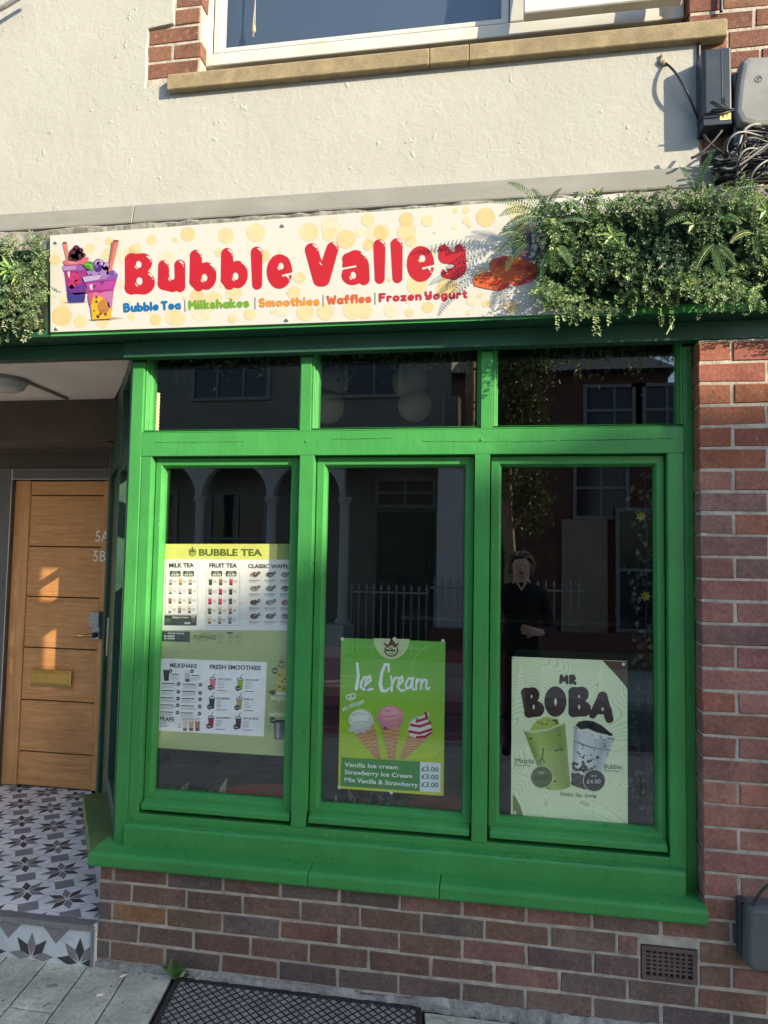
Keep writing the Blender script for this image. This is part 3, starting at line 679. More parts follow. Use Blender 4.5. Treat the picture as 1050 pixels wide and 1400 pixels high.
def march(fn, x0, x1, y0, y1, st):
    nx_, ny_ = max(2, int(math.ceil((x1 - x0) / st))), max(2, int(math.ceil((y1 - y0) / st)))
    X = x0 + st * np.arange(nx_ + 1); Y = y0 + st * np.arange(ny_ + 1); gx, gy = np.meshgrid(X, Y); D = fn(gx, gy)
    V = []; ids = {}; F = []
    def vid(k, p):
        if k not in ids: ids[k] = len(V); V.append(p)
        return ids[k]
    ins = D < 0
    for j in range(ny_):
        i = 0
        while i < nx_:
            c = (ins[j, i], ins[j, i + 1], ins[j + 1, i + 1], ins[j + 1, i])
            if all(c):
                k = i
                while k < nx_ and ins[j, k] and ins[j, k + 1] and ins[j + 1, k] and ins[j + 1, k + 1]: k += 1
                lo = [vid(('g', q, j), (X[q], Y[j])) for q in range(i, k + 1)]; hi = [vid(('g', q, j + 1), (X[q], Y[j + 1])) for q in range(k, i - 1, -1)]
                F.append(tuple(lo + hi)); i = k; continue
            if any(c):
                cs = [(i, j), (i + 1, j), (i + 1, j + 1), (i, j + 1)]; poly = []
                for a in range(4):
                    p, q = cs[a], cs[(a + 1) % 4]; dp, dq = D[p[1], p[0]], D[q[1], q[0]]
                    if dp < 0: poly.append(vid(('g', *p), (X[p[0]], Y[p[1]])))
                    if (dp < 0) != (dq < 0):
                        t = dp / (dp - dq); k_ = ('e', *min(p, q), *max(p, q))
                        poly.append(vid(k_, (X[p[0]] + (X[q[0]] - X[p[0]]) * t, Y[p[1]] + (Y[q[1]] - Y[p[1]]) * t)))
                if len(poly) > 2: F.append(tuple(poly))
            i += 1
    return V, F
def cap_sdf(gx, gy, a, b, ra, rb):
    ax, ay = a; bx, by = b; dx_, dy_ = bx - ax, by - ay; L2 = dx_ * dx_ + dy_ * dy_ + 1e-9
    t = np.clip(((gx - ax) * dx_ + (gy - ay) * dy_) / L2, 0, 1)
    return np.hypot(gx - ax - t * dx_, gy - ay - t * dy_) - (ra + (rb - ra) * t)
def ell_sdf(gx, gy, c, rx, ry, ang=0):
    x, y = gx - c[0], gy - c[1]; ca_, sa_ = math.cos(ang), math.sin(ang); x, y = x * ca_ + y * sa_, -x * sa_ + y * ca_
    return (np.hypot(x / rx, y / ry) - 1) * min(rx, ry)
def smin(a, b, k):
    if k <= 0: return np.minimum(a, b)
    h = np.clip(0.5 + 0.5 * (b - a) / k, 0, 1); return b * (1 - h) + a * h - k * h * (1 - h)
def arc(cx, cy, rx, ry, a0, a1, n=14):
    return [(cx + rx * math.cos(math.radians(a0 + (a1 - a0) * k / n)), cy + ry * math.sin(math.radians(a0 + (a1 - a0) * k / n))) for k in range(n + 1)]

class Art:
    """flat print on the plane y: shapes are given in pixels of an enlarged crop and laid on the real plane"""
    def __init__(self, y, ox, oy, sc, k=1.0): self.y, self.ox, self.oy, self.sc, self.k = y, ox, oy, sc, k; self.mb = MB()
    def ink(self, c): return ink(c, 0.45, self.k)
    def new(self): self.mb = MB(); return self
    def w(self, X, Y, lay):
        p = at(self.ox + X / self.sc, self.oy + Y / self.sc, self.y); return (p.x, self.y - lay * 0.0004, p.z)
    def poly(self, pts, col, lay=1): self.mb.add([self.w(*p, lay) for p in pts], [tuple(range(len(pts)))], self.ink(col) if isinstance(col, tuple) else col)
    def rect(self, x0, y0, x1, y1, col, lay=1): self.poly([(x0, y0), (x1, y0), (x1, y1), (x0, y1)], col, lay)
    def bar(self, x0, y0, x1, y1, th, col, lay=2): self.poly([(x0, y0 - th / 2), (x1, y1 - th / 2), (x1, y1 + th / 2), (x0, y0 + th / 2)], col, lay)
    def disc(self, x, y, r, col, lay=1, ry=None, n=20, a=0): 
        ry = ry or r; c, s = math.cos(a), math.sin(a)
        self.poly([(x + r * math.cos(t) * c - ry * math.sin(t) * s, y + r * math.cos(t) * s + ry * math.sin(t) * c) for t in (2 * PI * k / n for k in range(n))], col, lay)
    def sdf(self, fn, box, col, lay=1, st=2.5):
        V, F = march(fn, *box, st); self.mb.add([self.w(*p, lay) for p in V], F, self.ink(col) if isinstance(col, tuple) else col)
    def strokes(self, lines, r, col, lay=1, st=2.0, k=0):
        xs_ = [p[0] for l in lines for p in l]; ys_ = [p[1] for l in lines for p in l]
        R = max(r) if isinstance(r, (list, tuple)) else r
        def fn(gx, gy):
            D = np.full(gx.shape, 1e3)
            for l in lines:
                for q in range(len(l) - 1 or 1):
                    a = l[q]; b = l[q + 1] if len(l) > 1 else l[q]
                    ra = a[2] if len(a) > 2 else R; rb = b[2] if len(b) > 2 else R
                    D = smin(D, cap_sdf(gx, gy, a[:2], b[:2], ra, rb), k)
            return D
        R2 = max([R] + [p[2] for l in lines for p in l if len(p) > 2]) + st * 2
        self.sdf(fn, (min(xs_) - R2, max(xs_) + R2, min(ys_) - R2, max(ys_) + R2), col, lay, st)
    def text(self, s, X0, Y0, X1, Y1, h, col, lay=2, bold=0.0, shear=0.0):
        V, F = text_polys(s, bold); lo, hi = cap_h(bold); xmin, xmax = V[:, 0].min(), V[:, 0].max()
        tx = (V[:, 0] - xmin) / (xmax - xmin); ty = (V[:, 1] - lo) / (hi - lo)
        L = math.hypot(X1 - X0, Y1 - Y0); ux, uy = (X1 - X0) / L, (Y1 - Y0) / L
        self.mb.add([self.w(X0 + ux * L * a + b * h * (uy + shear), Y0 + uy * L * a - b * h * ux, lay) for a, b in zip(tx, ty)], F, self.ink(col))
    def body(self, tl, tr, br, bl, stops, lay, n=14, rim=0.0, foot=0.0):      # a printed cup side: narrow strips of gradually changing ink
        def cl(t):
            for (a, ca_), (b, cb) in zip(stops, stops[1:]):
                if t <= b: q = (t - a) / (b - a); return tuple(int(round((ca_[i] + (cb[i] - ca_[i]) * q) / 4) * 4) for i in range(3))
            return stops[-1][1]
        for i in range(n):
            t0, t1 = i / n, (i + 1) / n; P = []
            for t, top in ((t0, 1), (t1, 1), (t1, 0), (t0, 0)):
                a, b = (tl, tr) if top else (bl, br); sag = (rim if top else foot) * 4 * t * (1 - t)
                P.append((a[0] + (b[0] - a[0]) * t, a[1] + (b[1] - a[1]) * t + sag))
            self.poly(P, cl((t0 + t1) / 2), lay)
    def done(self, name, parent): 
        o = self.mb.build(name, parent, fix=False); self.mb = MB(); return o

# a rounded single-stroke alphabet (units: cap height 1, y up)
def _u(x): return [[(0, .6), (0, .24)] + arc(.23, .24, .23, .24, 180, 300) + [(.46, .3)], [(.46, .6), (.46, .0)]]
GLY = {
 'B': (.62, [[(0, 0), (0, 1), (.28, 1)] + arc(.28, .77, .24, .23, 90, -90) + [(0, .54), (.3, .54)] + arc(.32, .27, .27, .27, 90, -90) + [(0, 0)]]),
 'u': (.47, _u(0)), 'b': (.5, [[(0, 1), (0, 0)], arc(.25, .29, .25, .29, 0, 360)]), 'l': (.02, [[(0, 1), (0, 0)]]),
 'e': (.5, [[(.03, .30), (.48, .34)] + arc(.25, .30, .24, .29, 8, 310)]), 'T': (.6, [[(0, 1), (.6, 1)], [(.3, 1), (.3, 0)]]),
 'a': (.5, [arc(.24, .29, .24, .29, 0, 360), [(.48, .58), (.49, 0)]]), 'M': (.72, [[(0, 0), (.03, 1), (.36, .42), (.69, 1), (.72, 0)]]),
 'i': (.02, [[(0, .58), (0, 0)], [(0, .92), (0, .93)]]), 'k': (.42, [[(0, 1), (0, 0)], [(.38, .6), (.05, .3), (.42, 0)]]),
 's': (.4, [arc(.2, .44, .19, .15, 40, 250) + arc(.2, .16, .2, .16, 70, -150)]), 'h': (.45, [[(0, 1), (0, 0)], arc(.22, .36, .22, .23, 170, 0) + [(.44, 0)]]),
 'S': (.52, [arc(.27, .76, .24, .24, 40, 250) + arc(.26, .26, .26, .26, 70, -150)]), 'm': (.78, [[(0, .6), (0, 0)], arc(.19, .4, .19, .2, 170, 0) + [(.38, 0)], arc(.57, .4, .19, .2, 170, 0) + [(.76, 0)]]),
 'o': (.5, [arc(.25, .29, .25, .29, 0, 360)]), 't': (.3, [[(.14, .9), (.14, .12), (.24, 0), (.3, .02)], [(0, .6), (.3, .6)]]),
 'W': (.9, [[(0, 1), (.2, 0), (.45, .7), (.68, 0), (.9, 1)]]), 'f': (.34, [[(.36, .95), (.24, 1), (.14, .86), (.14, 0)], [(0, .55), (.32, .55)]]),
 'F': (.5, [[(.5, 1), (0, 1), (0, 0)], [(0, .52), (.42, .52)]]), 'r': (.32, [[(0, .6), (0, 0)], arc(.2, .36, .2, .22, 170, 50)]),
 'z': (.42, [[(0, .58), (.42, .58), (0, 0), (.42, 0)]]), 'n': (.45, [[(0, .6), (0, 0)], arc(.22, .36, .22, .23, 170, 0) + [(.44, 0)]]),
 'Y': (.56, [[(0, 1), (0, .7)] + arc(.26, .68, .26, .26, 180, 320) + [(.52, .72)], [(.53, 1), (.53, .25)] + arc(.27, .24, .26, .24, 0, -140)]),
 'g': (.5, [arc(.24, .3, .24, .29, 0, 360), [(.48, .58), (.48, -.02)] + arc(.25, -.04, .23, .22, 0, -140)]),
 'y': (.48, [[(0, .58), (0, .3)] + arc(.23, .3, .23, .22, 180, 320), [(.46, .58), (.46, -.02)] + arc(.23, -.04, .23, .22, 0, -140)]), ' ': (.22, []),
}
def round_text(art, s, X0, Y0, X1, Y1, h, col, r=0.1, gap=0.24, lay=2):
    adv = 0; lines = []
    for ch in s:
        w_, st = GLY[ch]
        for l in st: lines.append([(adv + p[0], p[1]) for p in l])
        adv += w_ + (gap if ch != ' ' else 0)
    adv -= gap; L = math.hypot(X1 - X0, Y1 - Y0); ux, uy = (X1 - X0) / L, (Y1 - Y0) / L; hh = h * (1 - 2 * r); rr = h * r
    sx = (L - 2 * rr) / adv
    art.strokes([[(X0 + ux * (rr + p[0] * sx) + uy * (rr + p[1] * hh), Y0 + uy * (rr + p[0] * sx) - ux * (rr + p[1] * hh)) for p in l] for l in lines], rr, col, lay, st=max(0.8, rr * 0.45))

# ================================================================== THE SHOP SIGN
SY = -0.150
SG = thing('shop_sign', 'long cream shop sign with fat red bubble letters and drink pictures above the green window', 'sign', (-0.8, -0.19, 2.45))
c4 = [at(68.3, 322, SY), at(69.2, 454, SY), at(740, 430, SY), at(740, 272.5, SY)]
xe = 0.42; 
def ext(a, b): t = (xe - a.x) / (b.x - a.x); return a + (b - a) * t
TLc, BLc = c4[0], c4[1]; BRc, TRc = ext(c4[1], c4[2]), ext(c4[0], c4[3])
p = MB(); SIGN = surf('sign_board_print', (0.500, 0.488, 0.450), 0.02, 3, 0.35, 0.02, 0.001, 20, 0.4)
p.prism([(BLc.x, BLc.z), (BRc.x, BRc.z), (TRc.x, TRc.z), (TLc.x, TLc.z)], SY, SY + 0.009, SIGN); PANEL = p
# pale yellow bubbles of the background print
Y1 = (243, 228, 180); Y2 = (245, 235, 206); Y3 = (243, 220, 164); Y4 = (240, 214, 148)
A = Art(SY, 0, 0, 1.0, .57); rnd = random.Random(5)
spots = [(75.5, 355, 8), (90, 413, 9), (85, 432, 14), (110, 440, 9), (140, 444, 9), (123, 340, 7), (133, 327, 3), (150, 330, 6), (207, 328, 7.5), (150, 348, 10), (185, 342, 9), (176, 352, 13), (257, 316, 10), (240, 328, 4), (309, 322, 11), (350, 318, 13), (228, 354, 12), (213, 437, 8), (238, 433, 12), (245, 441, 9), (180, 433, 5), (275, 425, 14), (270, 405, 10), (292, 410, 12), (320, 400, 11), (423, 317, 13), (452, 306, 13), (473, 327, 13), (450, 321, 9), (503, 297, 9), (522, 318, 11), (514, 320, 14), (556, 300, 10), (584, 302, 8), (556, 316, 13), (562, 330, 8), (492, 317, 7), (504, 335, 8), (570, 390, 14), (612, 390, 13), (605, 395, 9), (534, 425, 9), (585, 420, 8), (482, 425, 13), (498, 436, 11), (445, 428, 12), (620, 396, 10), (631, 353, 6), (623, 288, 4), (637, 285, 5), (637, 302, 5), (622, 310, 4), (664, 297, 13), (668, 415, 4), (710, 290, 14), (700, 285, 9), (646, 411, 8), (660, 375, 10), (664, 415, 5), (640, 428, 3), (657, 404, 4), (690, 420, 6), (612, 395, 11), (402, 400, 9), (410, 380, 8), (418, 440, 12), (385, 425, 8), (360, 350, 9), (342, 430, 8), (318, 436, 6), (200, 370, 8), (166, 388, 6), (700, 430, 9), (560, 440, 6), (590, 345, 6), (300, 345, 6)]
lay_ = 0
for i, (x, y_, r) in enumerate(spots):
    A.disc(x, min(max(y_, 322 - (x - 68) * .0735 + r + 2), 453 - (x - 68) * .0358 - r - 1.5), r, (Y1, Y2, Y3, Y1, Y1)[i % 5], 1 + i * .008, n=28)
    for x2, y2, r2 in spots[:i]:
        d = math.hypot(x - x2, y_ - y2)
        if abs(r - r2) < d < r + r2 - 1.5 and x > 85:           # darker lens where two printed bubbles overlap
            a_ = (d * d + r * r - r2 * r2) / (2 * d); hh = math.sqrt(max(0.01, r * r - a_ * a_)); th = math.atan2(y2 - y_, x2 - x); p1 = math.acos(max(-1, min(1, a_ / r))); p2 = math.acos(max(-1, min(1, (d - a_) / r2)))
            yy = min(max(y_, 322 - (x - 68) * .0735 + r + 2), 453 - (x - 68) * .0358 - r - 1.5); yy2 = min(max(y2, 322 - (x2 - 68) * .0735 + r2 + 2), 453 - (x2 - 68) * .0358 - r2 - 1.5)
            if abs(yy - y_) + abs(yy2 - y2) < .01: A.poly([(x + r * math.cos(th + t), y_ + r * math.sin(th + t)) for t in np.linspace(-p1, p1, 8)] + [(x2 + r2 * math.cos(th + PI + t), y2 + r2 * math.sin(th + PI + t)) for t in np.linspace(-p2, p2, 8)[1:-1]], Y4, 1.9 + (lay_ := lay_ + 1) * .006)
for i in range(60):
    x = rnd.uniform(72, 735); y_ = rnd.uniform(330, 440) - (x - 70) * .045; A.disc(x, y_, rnd.uniform(1.5, 3.2), (Y2, Y1)[i % 2], 1.8 + i * .001, n=12)
PANEL.merge(A.mb); PANEL.build('sign_panel', SG, fix=False); A.new()
# red balloon letters
RED = (214, 30, 44); CRM = (250, 240, 225)
A = Art(SY, 150, 310, 4.038, .57); OX8 = 250 * 4.038
def letter(caps, holes, box, cuts=(), k=10, ells=()):
    def fn(gx, gy):
        D = np.full(gx.shape, 1e3)
        for a, b, ra, rb in caps: D = smin(D, cap_sdf(gx, gy, a, b, ra, rb), k)
        for c, rx, ry in ells: D = smin(D, ell_sdf(gx, gy, c, rx, ry), k)
        for c, rx, ry in holes: D = np.maximum(D, -ell_sdf(gx, gy, c, rx, ry))
        for a, b, r in cuts: D = np.maximum(D, -cap_sdf(gx, gy, a, b, r, r))
        return D
    A.sdf(fn, box, RED, 3, 2.2)
def sh(l, d): return [tuple((q[0] + d, q[1]) for q in l_[:2]) + tuple(l_[2:]) for l_ in l]
letter([((122, 184), (122, 335), 37, 37), ((122, 335), (180, 318), 38, 56), ((122, 184), (180, 196), 36, 48)], [((162, 208), 16, 20), ((166, 300), 17, 22)], (70, 265, 135, 390), ells=[((185, 200), 50, 52), ((190, 308), 60, 64)], k=8)
letter([((298, 214), (300, 310), 29, 33), ((300, 315), (350, 328), 34, 32), ((388, 212), (390, 333), 30, 28), ((350, 328), (388, 300), 30, 26)], [], (255, 430, 170, 375), cuts=[((342, 200), (342, 272), 13)], k=4)
letter([((476, 160), (480, 300), 32, 38), ((480, 300), (492, 330), 38, 27), ((510, 290), (535, 285), 40, 50)], [((525, 281), 16, 21)], (430, 605, 115, 370), ells=[((535, 272), 55, 76)], k=5)
letter([((648, 150), (653, 292), 32, 38), ((653, 292), (662, 322), 38, 27), ((680, 284), (705, 278), 40, 50)], [((697, 273), 16, 21)], (600, 775, 105, 365), ells=[((707, 264), 56, 76)], k=5)
letter([((812, 142), (815, 320), 32, 27)], [], (770, 860, 100, 360))
letter([], [((948, 217), 15, 19)], (855, 1025, 140, 355), cuts=[((958, 270), (1030, 254), 6.5)], ells=[((938, 247), 70, 95)])
o8 = lambda x: x + OX8
letter([((o8(105), 127), (o8(152), 292), 36, 38), ((o8(222), 118), (o8(168), 292), 33, 38)], [], (o8(55), o8(270), 75, 340), k=3)
letter([((o8(392), 210), (o8(396), 292), 30, 30), ((o8(308), 178), (o8(350), 172), 33, 40)], [((o8(337), 268), 16, 20)], (o8(258), o8(440), 120, 335), ells=[((o8(348), 222), 72, 92), ((o8(332), 268), 60, 54)], cuts=[((o8(255), 236), (o8(350), 218), 6)], k=5)
letter([((o8(480), 103), (o8(482), 288), 33, 27)], [], (o8(435), o8(530), 60, 325))
letter([((o8(575), 97), (o8(580), 284), 33, 27)], [], (o8(530), o8(625), 55, 320))
letter([], [((o8(718), 175), 17, 20)], (o8(620), o8(800), 95, 315), cuts=[((o8(722), 230), (o8(800), 212), 6.5)], ells=[((o8(707), 206), 75, 99)])
letter([((o8(838), 132), (o8(846), 160), 34, 40), ((o8(846), 165), (o8(905), 180), 40, 32), ((o8(925), 125), (o8(926), 232), 31, 34), ((o8(926), 236), (o8(892), 262), 33, 33), ((o8(892), 262), (o8(846), 258), 32, 27)], [], (o8(790), o8(975), 85, 305), cuts=[((o8(815), 224), (o8(888), 214), 6)], k=5)
def gl(x, y_, s=1.0):
    A.strokes([[(x - 20 * s, y_ - 14 * s, 2.5 * s), (x - 8 * s, y_ - 10 * s, 5.5 * s), (x, y_, 5.0 * s)]], 5, CRM, 4, 1.6); A.disc(x + 5 * s, y_ + 14 * s, 3.8 * s, CRM, 4, n=12)
for x, y_ in ((224, 178), (233, 275), (320, 205), (404, 205), (502, 150), (574, 222), (672, 142), (748, 212), (836, 134), (996, 178), (988, 282), (o8(132), 115), (o8(243), 105), (o8(398), 160), (o8(503), 92), (o8(598), 86), (o8(768), 135), (o8(760), 238), (o8(862), 110), (o8(944), 108), (o8(850), 246)): gl(x, y_, .95)
for x, y_ in ((148, 226), (150, 322), (512, 300), (684, 292), (934, 232), (o8(322), 286), (o8(703), 190), (332, 292), (o8(157), 204)): A.strokes([[(x - 6, y_ - 6), (x - 2, y_ + 2), (x + 4, y_ + 6)]], 3, CRM, 4, 1.4)
A.done('title_lettering', SG)
# the tagline
for s, x0, y0, x1, y1, h, c in (('Bubble Tea', 77, 474, 395, 457, 52, (18, 120, 190)), ('Milkshakes', 435, 460, 772, 446, 54, (125, 180, 45)), ('Smoothies', 823, 446, o8(150), 436, 52, (240, 160, 60)), ('Waffles', o8(190), 432, o8(436), 420, 52, (232, 105, 50)), ('Frozen Yogurt', o8(478), 417, o8(966), 396, 50, (205, 40, 60))):
    round_text(A, s, x0, y0, x1, y1, h, c, 0.128, 0.34, 3); A.done('tagline_lettering', SG)
for x, y_ in ((416, 438), (803, 424), (o8(170), 410), (o8(456), 397)): A.rect(x - 2.2, y_ - 33, x + 2.2, y_ + 33, (140, 135, 140), 3); A.done('tagline_divider', SG)
# two sundae cups
A = Art(SY, 50, 300, 6.176, .57)
A.poly([(210, 703), (300, 690), (435, 690), (400, 705), (270, 712)], (200, 180, 165), 2)
A.poly([(232, 430), (440, 425), (408, 690), (268, 700)], (176, 52, 140), 3); A.poly([(252, 560), (424, 560), (405, 690), (398, 700), (280, 704), (268, 698)], (88, 60, 150), 4)
A.poly([(258, 625), (416, 615), (405, 690), (398, 700), (280, 704), (268, 698)], (66, 60, 140), 5); A.poly([(250, 600), (300, 545), (340, 600), (370, 540), (424, 560), (420, 625), (330, 640)], (120, 50, 150), 5)
for x, y_, r in ((318, 490, 42), (300, 560, 28), (345, 530, 22)): A.disc(x, y_, r, (214, 56, 120), 5)
A.poly([(262, 445), (285, 440), (283, 492), (272, 492)], (240, 225, 235), 6)
for x, y_ in ((325, 488), (342, 545), (345, 448)): A.disc(x, y_, 6, (110, 30, 60), 6)
A.poly([(222, 398), (236, 388), (425, 385), (440, 405), (436, 430), (230, 441)], (160, 100, 180), 6); A.poly([(228, 400), (340, 392), (330, 425), (230, 436)], (196, 148, 205), 7)
A.poly([(222, 202), (240, 190), (260, 193), (280, 340), (256, 345)], (226, 140, 124), 6); A.disc(241, 200, 19, (130, 70, 66), 7, 8)
A.poly([(228, 352), (250, 345), (300, 362), (350, 350), (400, 325), (440, 318), (444, 345), (400, 380), (260, 390), (236, 378)], (236, 110, 130), 8); A.poly([(250, 350), (300, 358), (370, 345), (345, 375), (280, 378)], (245, 150, 150), 9)
for x, y_, r in ((340, 250, 30), (375, 268, 26), (320, 290, 42), (360, 310, 40), (300, 322, 30), (400, 305, 20), (335, 335, 28)): A.disc(x, y_, r, (96, 44, 58), 9.5)
for x, y_ in ((285, 296), (330, 268), (372, 330)): A.disc(x, y_, 9, (70, 30, 44), 10)
A.done('sundae_cup', SG)['label'] = 'printed purple cup topped with chocolate cream'
A.poly([(430, 848), (630, 825), (735, 832), (620, 852), (470, 858)], (196, 176, 160), 2)
A.poly([(415, 530), (682, 512), (655, 605), (630, 842), (475, 850), (440, 610)], (196, 70, 168), 10.5)
A.poly([(455, 640), (500, 610), (545, 632), (590, 600), (648, 640), (630, 842), (475, 850)], (228, 120, 160), 11)
A.poly([(462, 690), (500, 650), (560, 660), (575, 720), (640, 690), (632, 840), (475, 850)], (240, 196, 40), 11.5); A.disc(572, 740, 52, (206, 140, 62), 12, 60)
A.poly([(590, 620), (650, 600), (635, 760), (610, 740)], (204, 130, 190), 12); A.poly([(440, 640), (480, 610), (470, 720), (452, 720)], (226, 90, 130), 12)
A.poly([(450, 560), (478, 548), (478, 600), (465, 600)], (245, 230, 245), 12.5); A.poly([(425, 605), (660, 590), (655, 606), (430, 622)], (170, 50, 130), 12.5)
for x, y_, r in ((512, 660, 11), (512, 698, 12), (546, 800, 11), (588, 803, 12), (525, 823, 15), (492, 775, 7), (545, 775, 6), (575, 772, 6), (560, 535, 14), (495, 570, 12)): A.disc(x, y_, r, (120, 66, 60), 13)
A.poly([(393, 490), (420, 474), (690, 458), (693, 470), (684, 512), (412, 538)], (150, 84, 180), 14); A.poly([(395, 492), (560, 470), (530, 512), (412, 534)], (202, 186, 216), 14.5); A.poly([(560, 470), (620, 466), (600, 508), (530, 512)], (176, 130, 200), 14.5)
for x, y_, r in ((540, 380, 42), (590, 400, 36), (520, 360, 24), (500, 440, 40), (580, 440, 44), (630, 455, 34), (450, 455, 16), (660, 455, 18)): A.disc(x, y_, r, (178, 140, 208), 15)
A.strokes([arc(535, 380, 28, 26, 180, 380), arc(600, 410, 24, 26, 200, 380)], 6, (206, 176, 226), 16, 2); A.disc(640, 460, 26, (130, 80, 170), 15.5)
A.poly([(650, 188), (672, 176), (704, 184), (640, 440), (612, 446)], (226, 136, 112), 15.8); A.poly([(650, 192), (668, 190), (640, 330), (618, 440), (612, 440)], (206, 108, 92), 16); A.disc(678, 187, 24, (130, 80, 70), 16.5, 8)
A.disc(526, 416, 34, (84, 44, 136), 17); A.disc(516, 404, 12, (140, 104, 190), 17.5)
A.poly([(403, 386), (420, 366), (455, 358), (486, 368), (492, 400), (490, 446), (462, 432), (425, 416)], (84, 150, 56), 17); A.poly([(403, 386), (455, 392), (490, 446), (470, 385), (430, 378)], (150, 200, 80), 17.5)
A.done('sundae_cup', SG)['label'] = 'printed yellow and violet cup topped with a blueberry'
# waffles and a jug of syrup
A = Art(SY, 600, 260, 5.833, .57)
A.poly([(585, 300), (610, 275), (690, 270), (722, 300), (735, 350), (722, 420), (600, 400)], (226, 150, 140), 2)
A.poly([(575, 395), (585, 350), (735, 340), (740, 395), (728, 580), (590, 545)], (96, 96, 160), 3); A.poly([(585, 390), (732, 372), (730, 410), (592, 425)], (120, 60, 90), 4); A.disc(640, 450, 24, (220, 60, 90), 4); A.poly([(620, 470), (725, 430), (722, 575), (630, 550)], (150, 110, 130), 3.5)
A.strokes([[(740, 420), (795, 410), (790, 500), (750, 550)]], 11, (90, 110, 160), 3, 3)
A.poly([(400, 590), (440, 545), (530, 522), (640, 545), (770, 590), (810, 640), (806, 680), (720, 730), (630, 768), (560, 740), (450, 670), (405, 630)], (240, 104, 44), 5)
A.poly([(808, 640), (806, 682), (720, 732), (630, 768), (590, 755), (700, 700), (770, 655)], (216, 50, 44), 6)
for q in range(4): A.poly([(450 + q * 75, 575 + q * 14), (500 + q * 75, 562 + q * 14), (530 + q * 75, 590 + q * 16), (478 + q * 75, 606 + q * 16)], (214, 64, 40), 6.5)
A.poly([(470, 556), (540, 540), (555, 552), (486, 572)], (204, 50, 44), 6.7)
A.poly([(270, 702), (330, 664), (412, 648), (480, 690), (560, 728), (562, 768), (488, 804), (370, 786), (286, 764)], (240, 112, 44), 7)
A.poly([(562, 740), (562, 770), (488, 804), (470, 800), (478, 760), (530, 752)], (216, 46, 44), 8); A.poly([(330, 692), (410, 664), (430, 676), (352, 708)], (200, 62, 36), 8); A.poly([(390, 740), (470, 712), (520, 736), (440, 770)], (222, 76, 40), 8)
A.strokes([[(285, 712), (375, 742), (480, 768)], [(375, 742), (370, 780)]], 3, (214, 84, 36), 8.3, 2)
A.done('waffle_illustration', SG)
for u, v in ((78, 331), (79, 449), (388, 308), (394, 437), (735, 285), (738, 420)):
    k = MB(); q = at(u, v, SY); k.lathe([(.0075, 0), (.0078, -.003), (.006, -.007), (.002, -.009)], (q.x, SY, q.z), UPVC, 14, axis='y'); k.build('screw_cap', SG, smooth=True)

# ================================================================== POSTERS INSIDE THE GLASS
def sheet(parent, Y, pts, mat, name='sheet', th=0.0012):
    q_ = (DIST + Y) / (DIST + Y - .014); k = MB(); k.prism([(p.x * q_, EYE + (p.z - EYE) * q_) for p in pts], Y, Y + th, mat); return k.build(name, parent)
DKG = (52, 66, 48); INK = (38, 44, 40); OLV = (84, 104, 40)
PY = 0.086
SHF = 1.0
# ---- upper menu
m1 = thing('menu_poster', 'white drinks menu poster with a yellow green band headed BUBBLE TEA and rows of cups', 'poster', (-1.1, PY, 1.21))
q = [at(227, 744, PY), at(221, 881, PY)]; XR = -0.796
q_ = (DIST + PY) / (DIST + PY - .014); zt_, zb_ = EYE + (q[0].z - EYE) / q_, 1.2145
sheet(m1, PY, [Vector((-1.381, 0, zb_)), Vector((XR, 0, zb_)), Vector((XR, 0, zt_)), Vector((-1.381, 0, zt_))], surf('menu_paper', (0.80, 0.80, 0.76), 0.02, 4, 0.6, 0.03, 0.001, 12, 0.3))
A = Art(PY, 200, 740, 5.0); SAGE = (176, 190, 128)
A.poly([(110, 18), (1012, 18), (1012, 126), (105, 122)], (208, 212, 110), 1); A.poly([(898, 19), (1012, 19), (1012, 126), (892, 125)], (150, 160, 92), 1.5); A.poly([(80, 607), (1012, 609), (1012, 745), (80, 745)], SAGE, 1)
A.done('header_band', m1)
A.text('BUBBLE TEA', 360, 100, 792, 101, 48, OLV, 2, .035); A.disc(316, 78, 20, (200, 204, 110), 2, 22); A.strokes([arc(316, 82, 21, 18, -20, 200)], 3, OLV, 2.5, 1.5); A.text('MR BOBA', 300, 86, 332, 86, 9, OLV, 3, .03)
A.strokes([[(296, 56), (316, 64), (336, 56)], [(316, 40), (316, 60)], [(292, 70), (340, 70)]], 4, OLV, 2.5, 1.5)
A.text('MILK TEA', 156, 180, 326, 178, 30, INK, 2, .03); A.text('FRUIT TEA', 432, 180, 620, 181, 30, INK, 2, .03); A.text('CLASSIC WAFFLES', 696, 184, 1012, 186, 28, INK, 2, .03)
A.text('TOPPINGS', 318, 671, 478, 672, 30, OLV, 2, .03); A.done('menu_heading', m1)
def filler(x0, y0, x1, n, dy, col=(110, 116, 110), th=2.2, ragged=.4):
    for i in range(n): A.bar(x0, y0 + i * dy, x0 + (x1 - x0) * (1 - ragged * rnd.random()), y0 + i * dy, th, col, 2)
def cup(x, y_, w_, h, body, fill, lay=2):
    A.poly([(x - w_, y_ - h), (x + w_, y_ - h), (x + w_ * .72, y_ + h), (x - w_ * .72, y_ + h)], body, lay); A.poly([(x - w_ * .9, y_ - h * .55), (x + w_ * .9, y_ - h * .55), (x + w_ * .72, y_ + h), (x - w_ * .72, y_ + h)], fill, lay + .5)
    A.poly([(x - w_ * .76, y_ + h * .5), (x + w_ * .76, y_ + h * .5), (x + w_ * .7, y_ + h), (x - w_ * .7, y_ + h)], tuple(int(c * .45) for c in fill), lay + .8); A.bar(x - w_ * 1.1, y_ - h, x + w_ * 1.1, y_ - h, 4, (210, 208, 205), lay + 1)
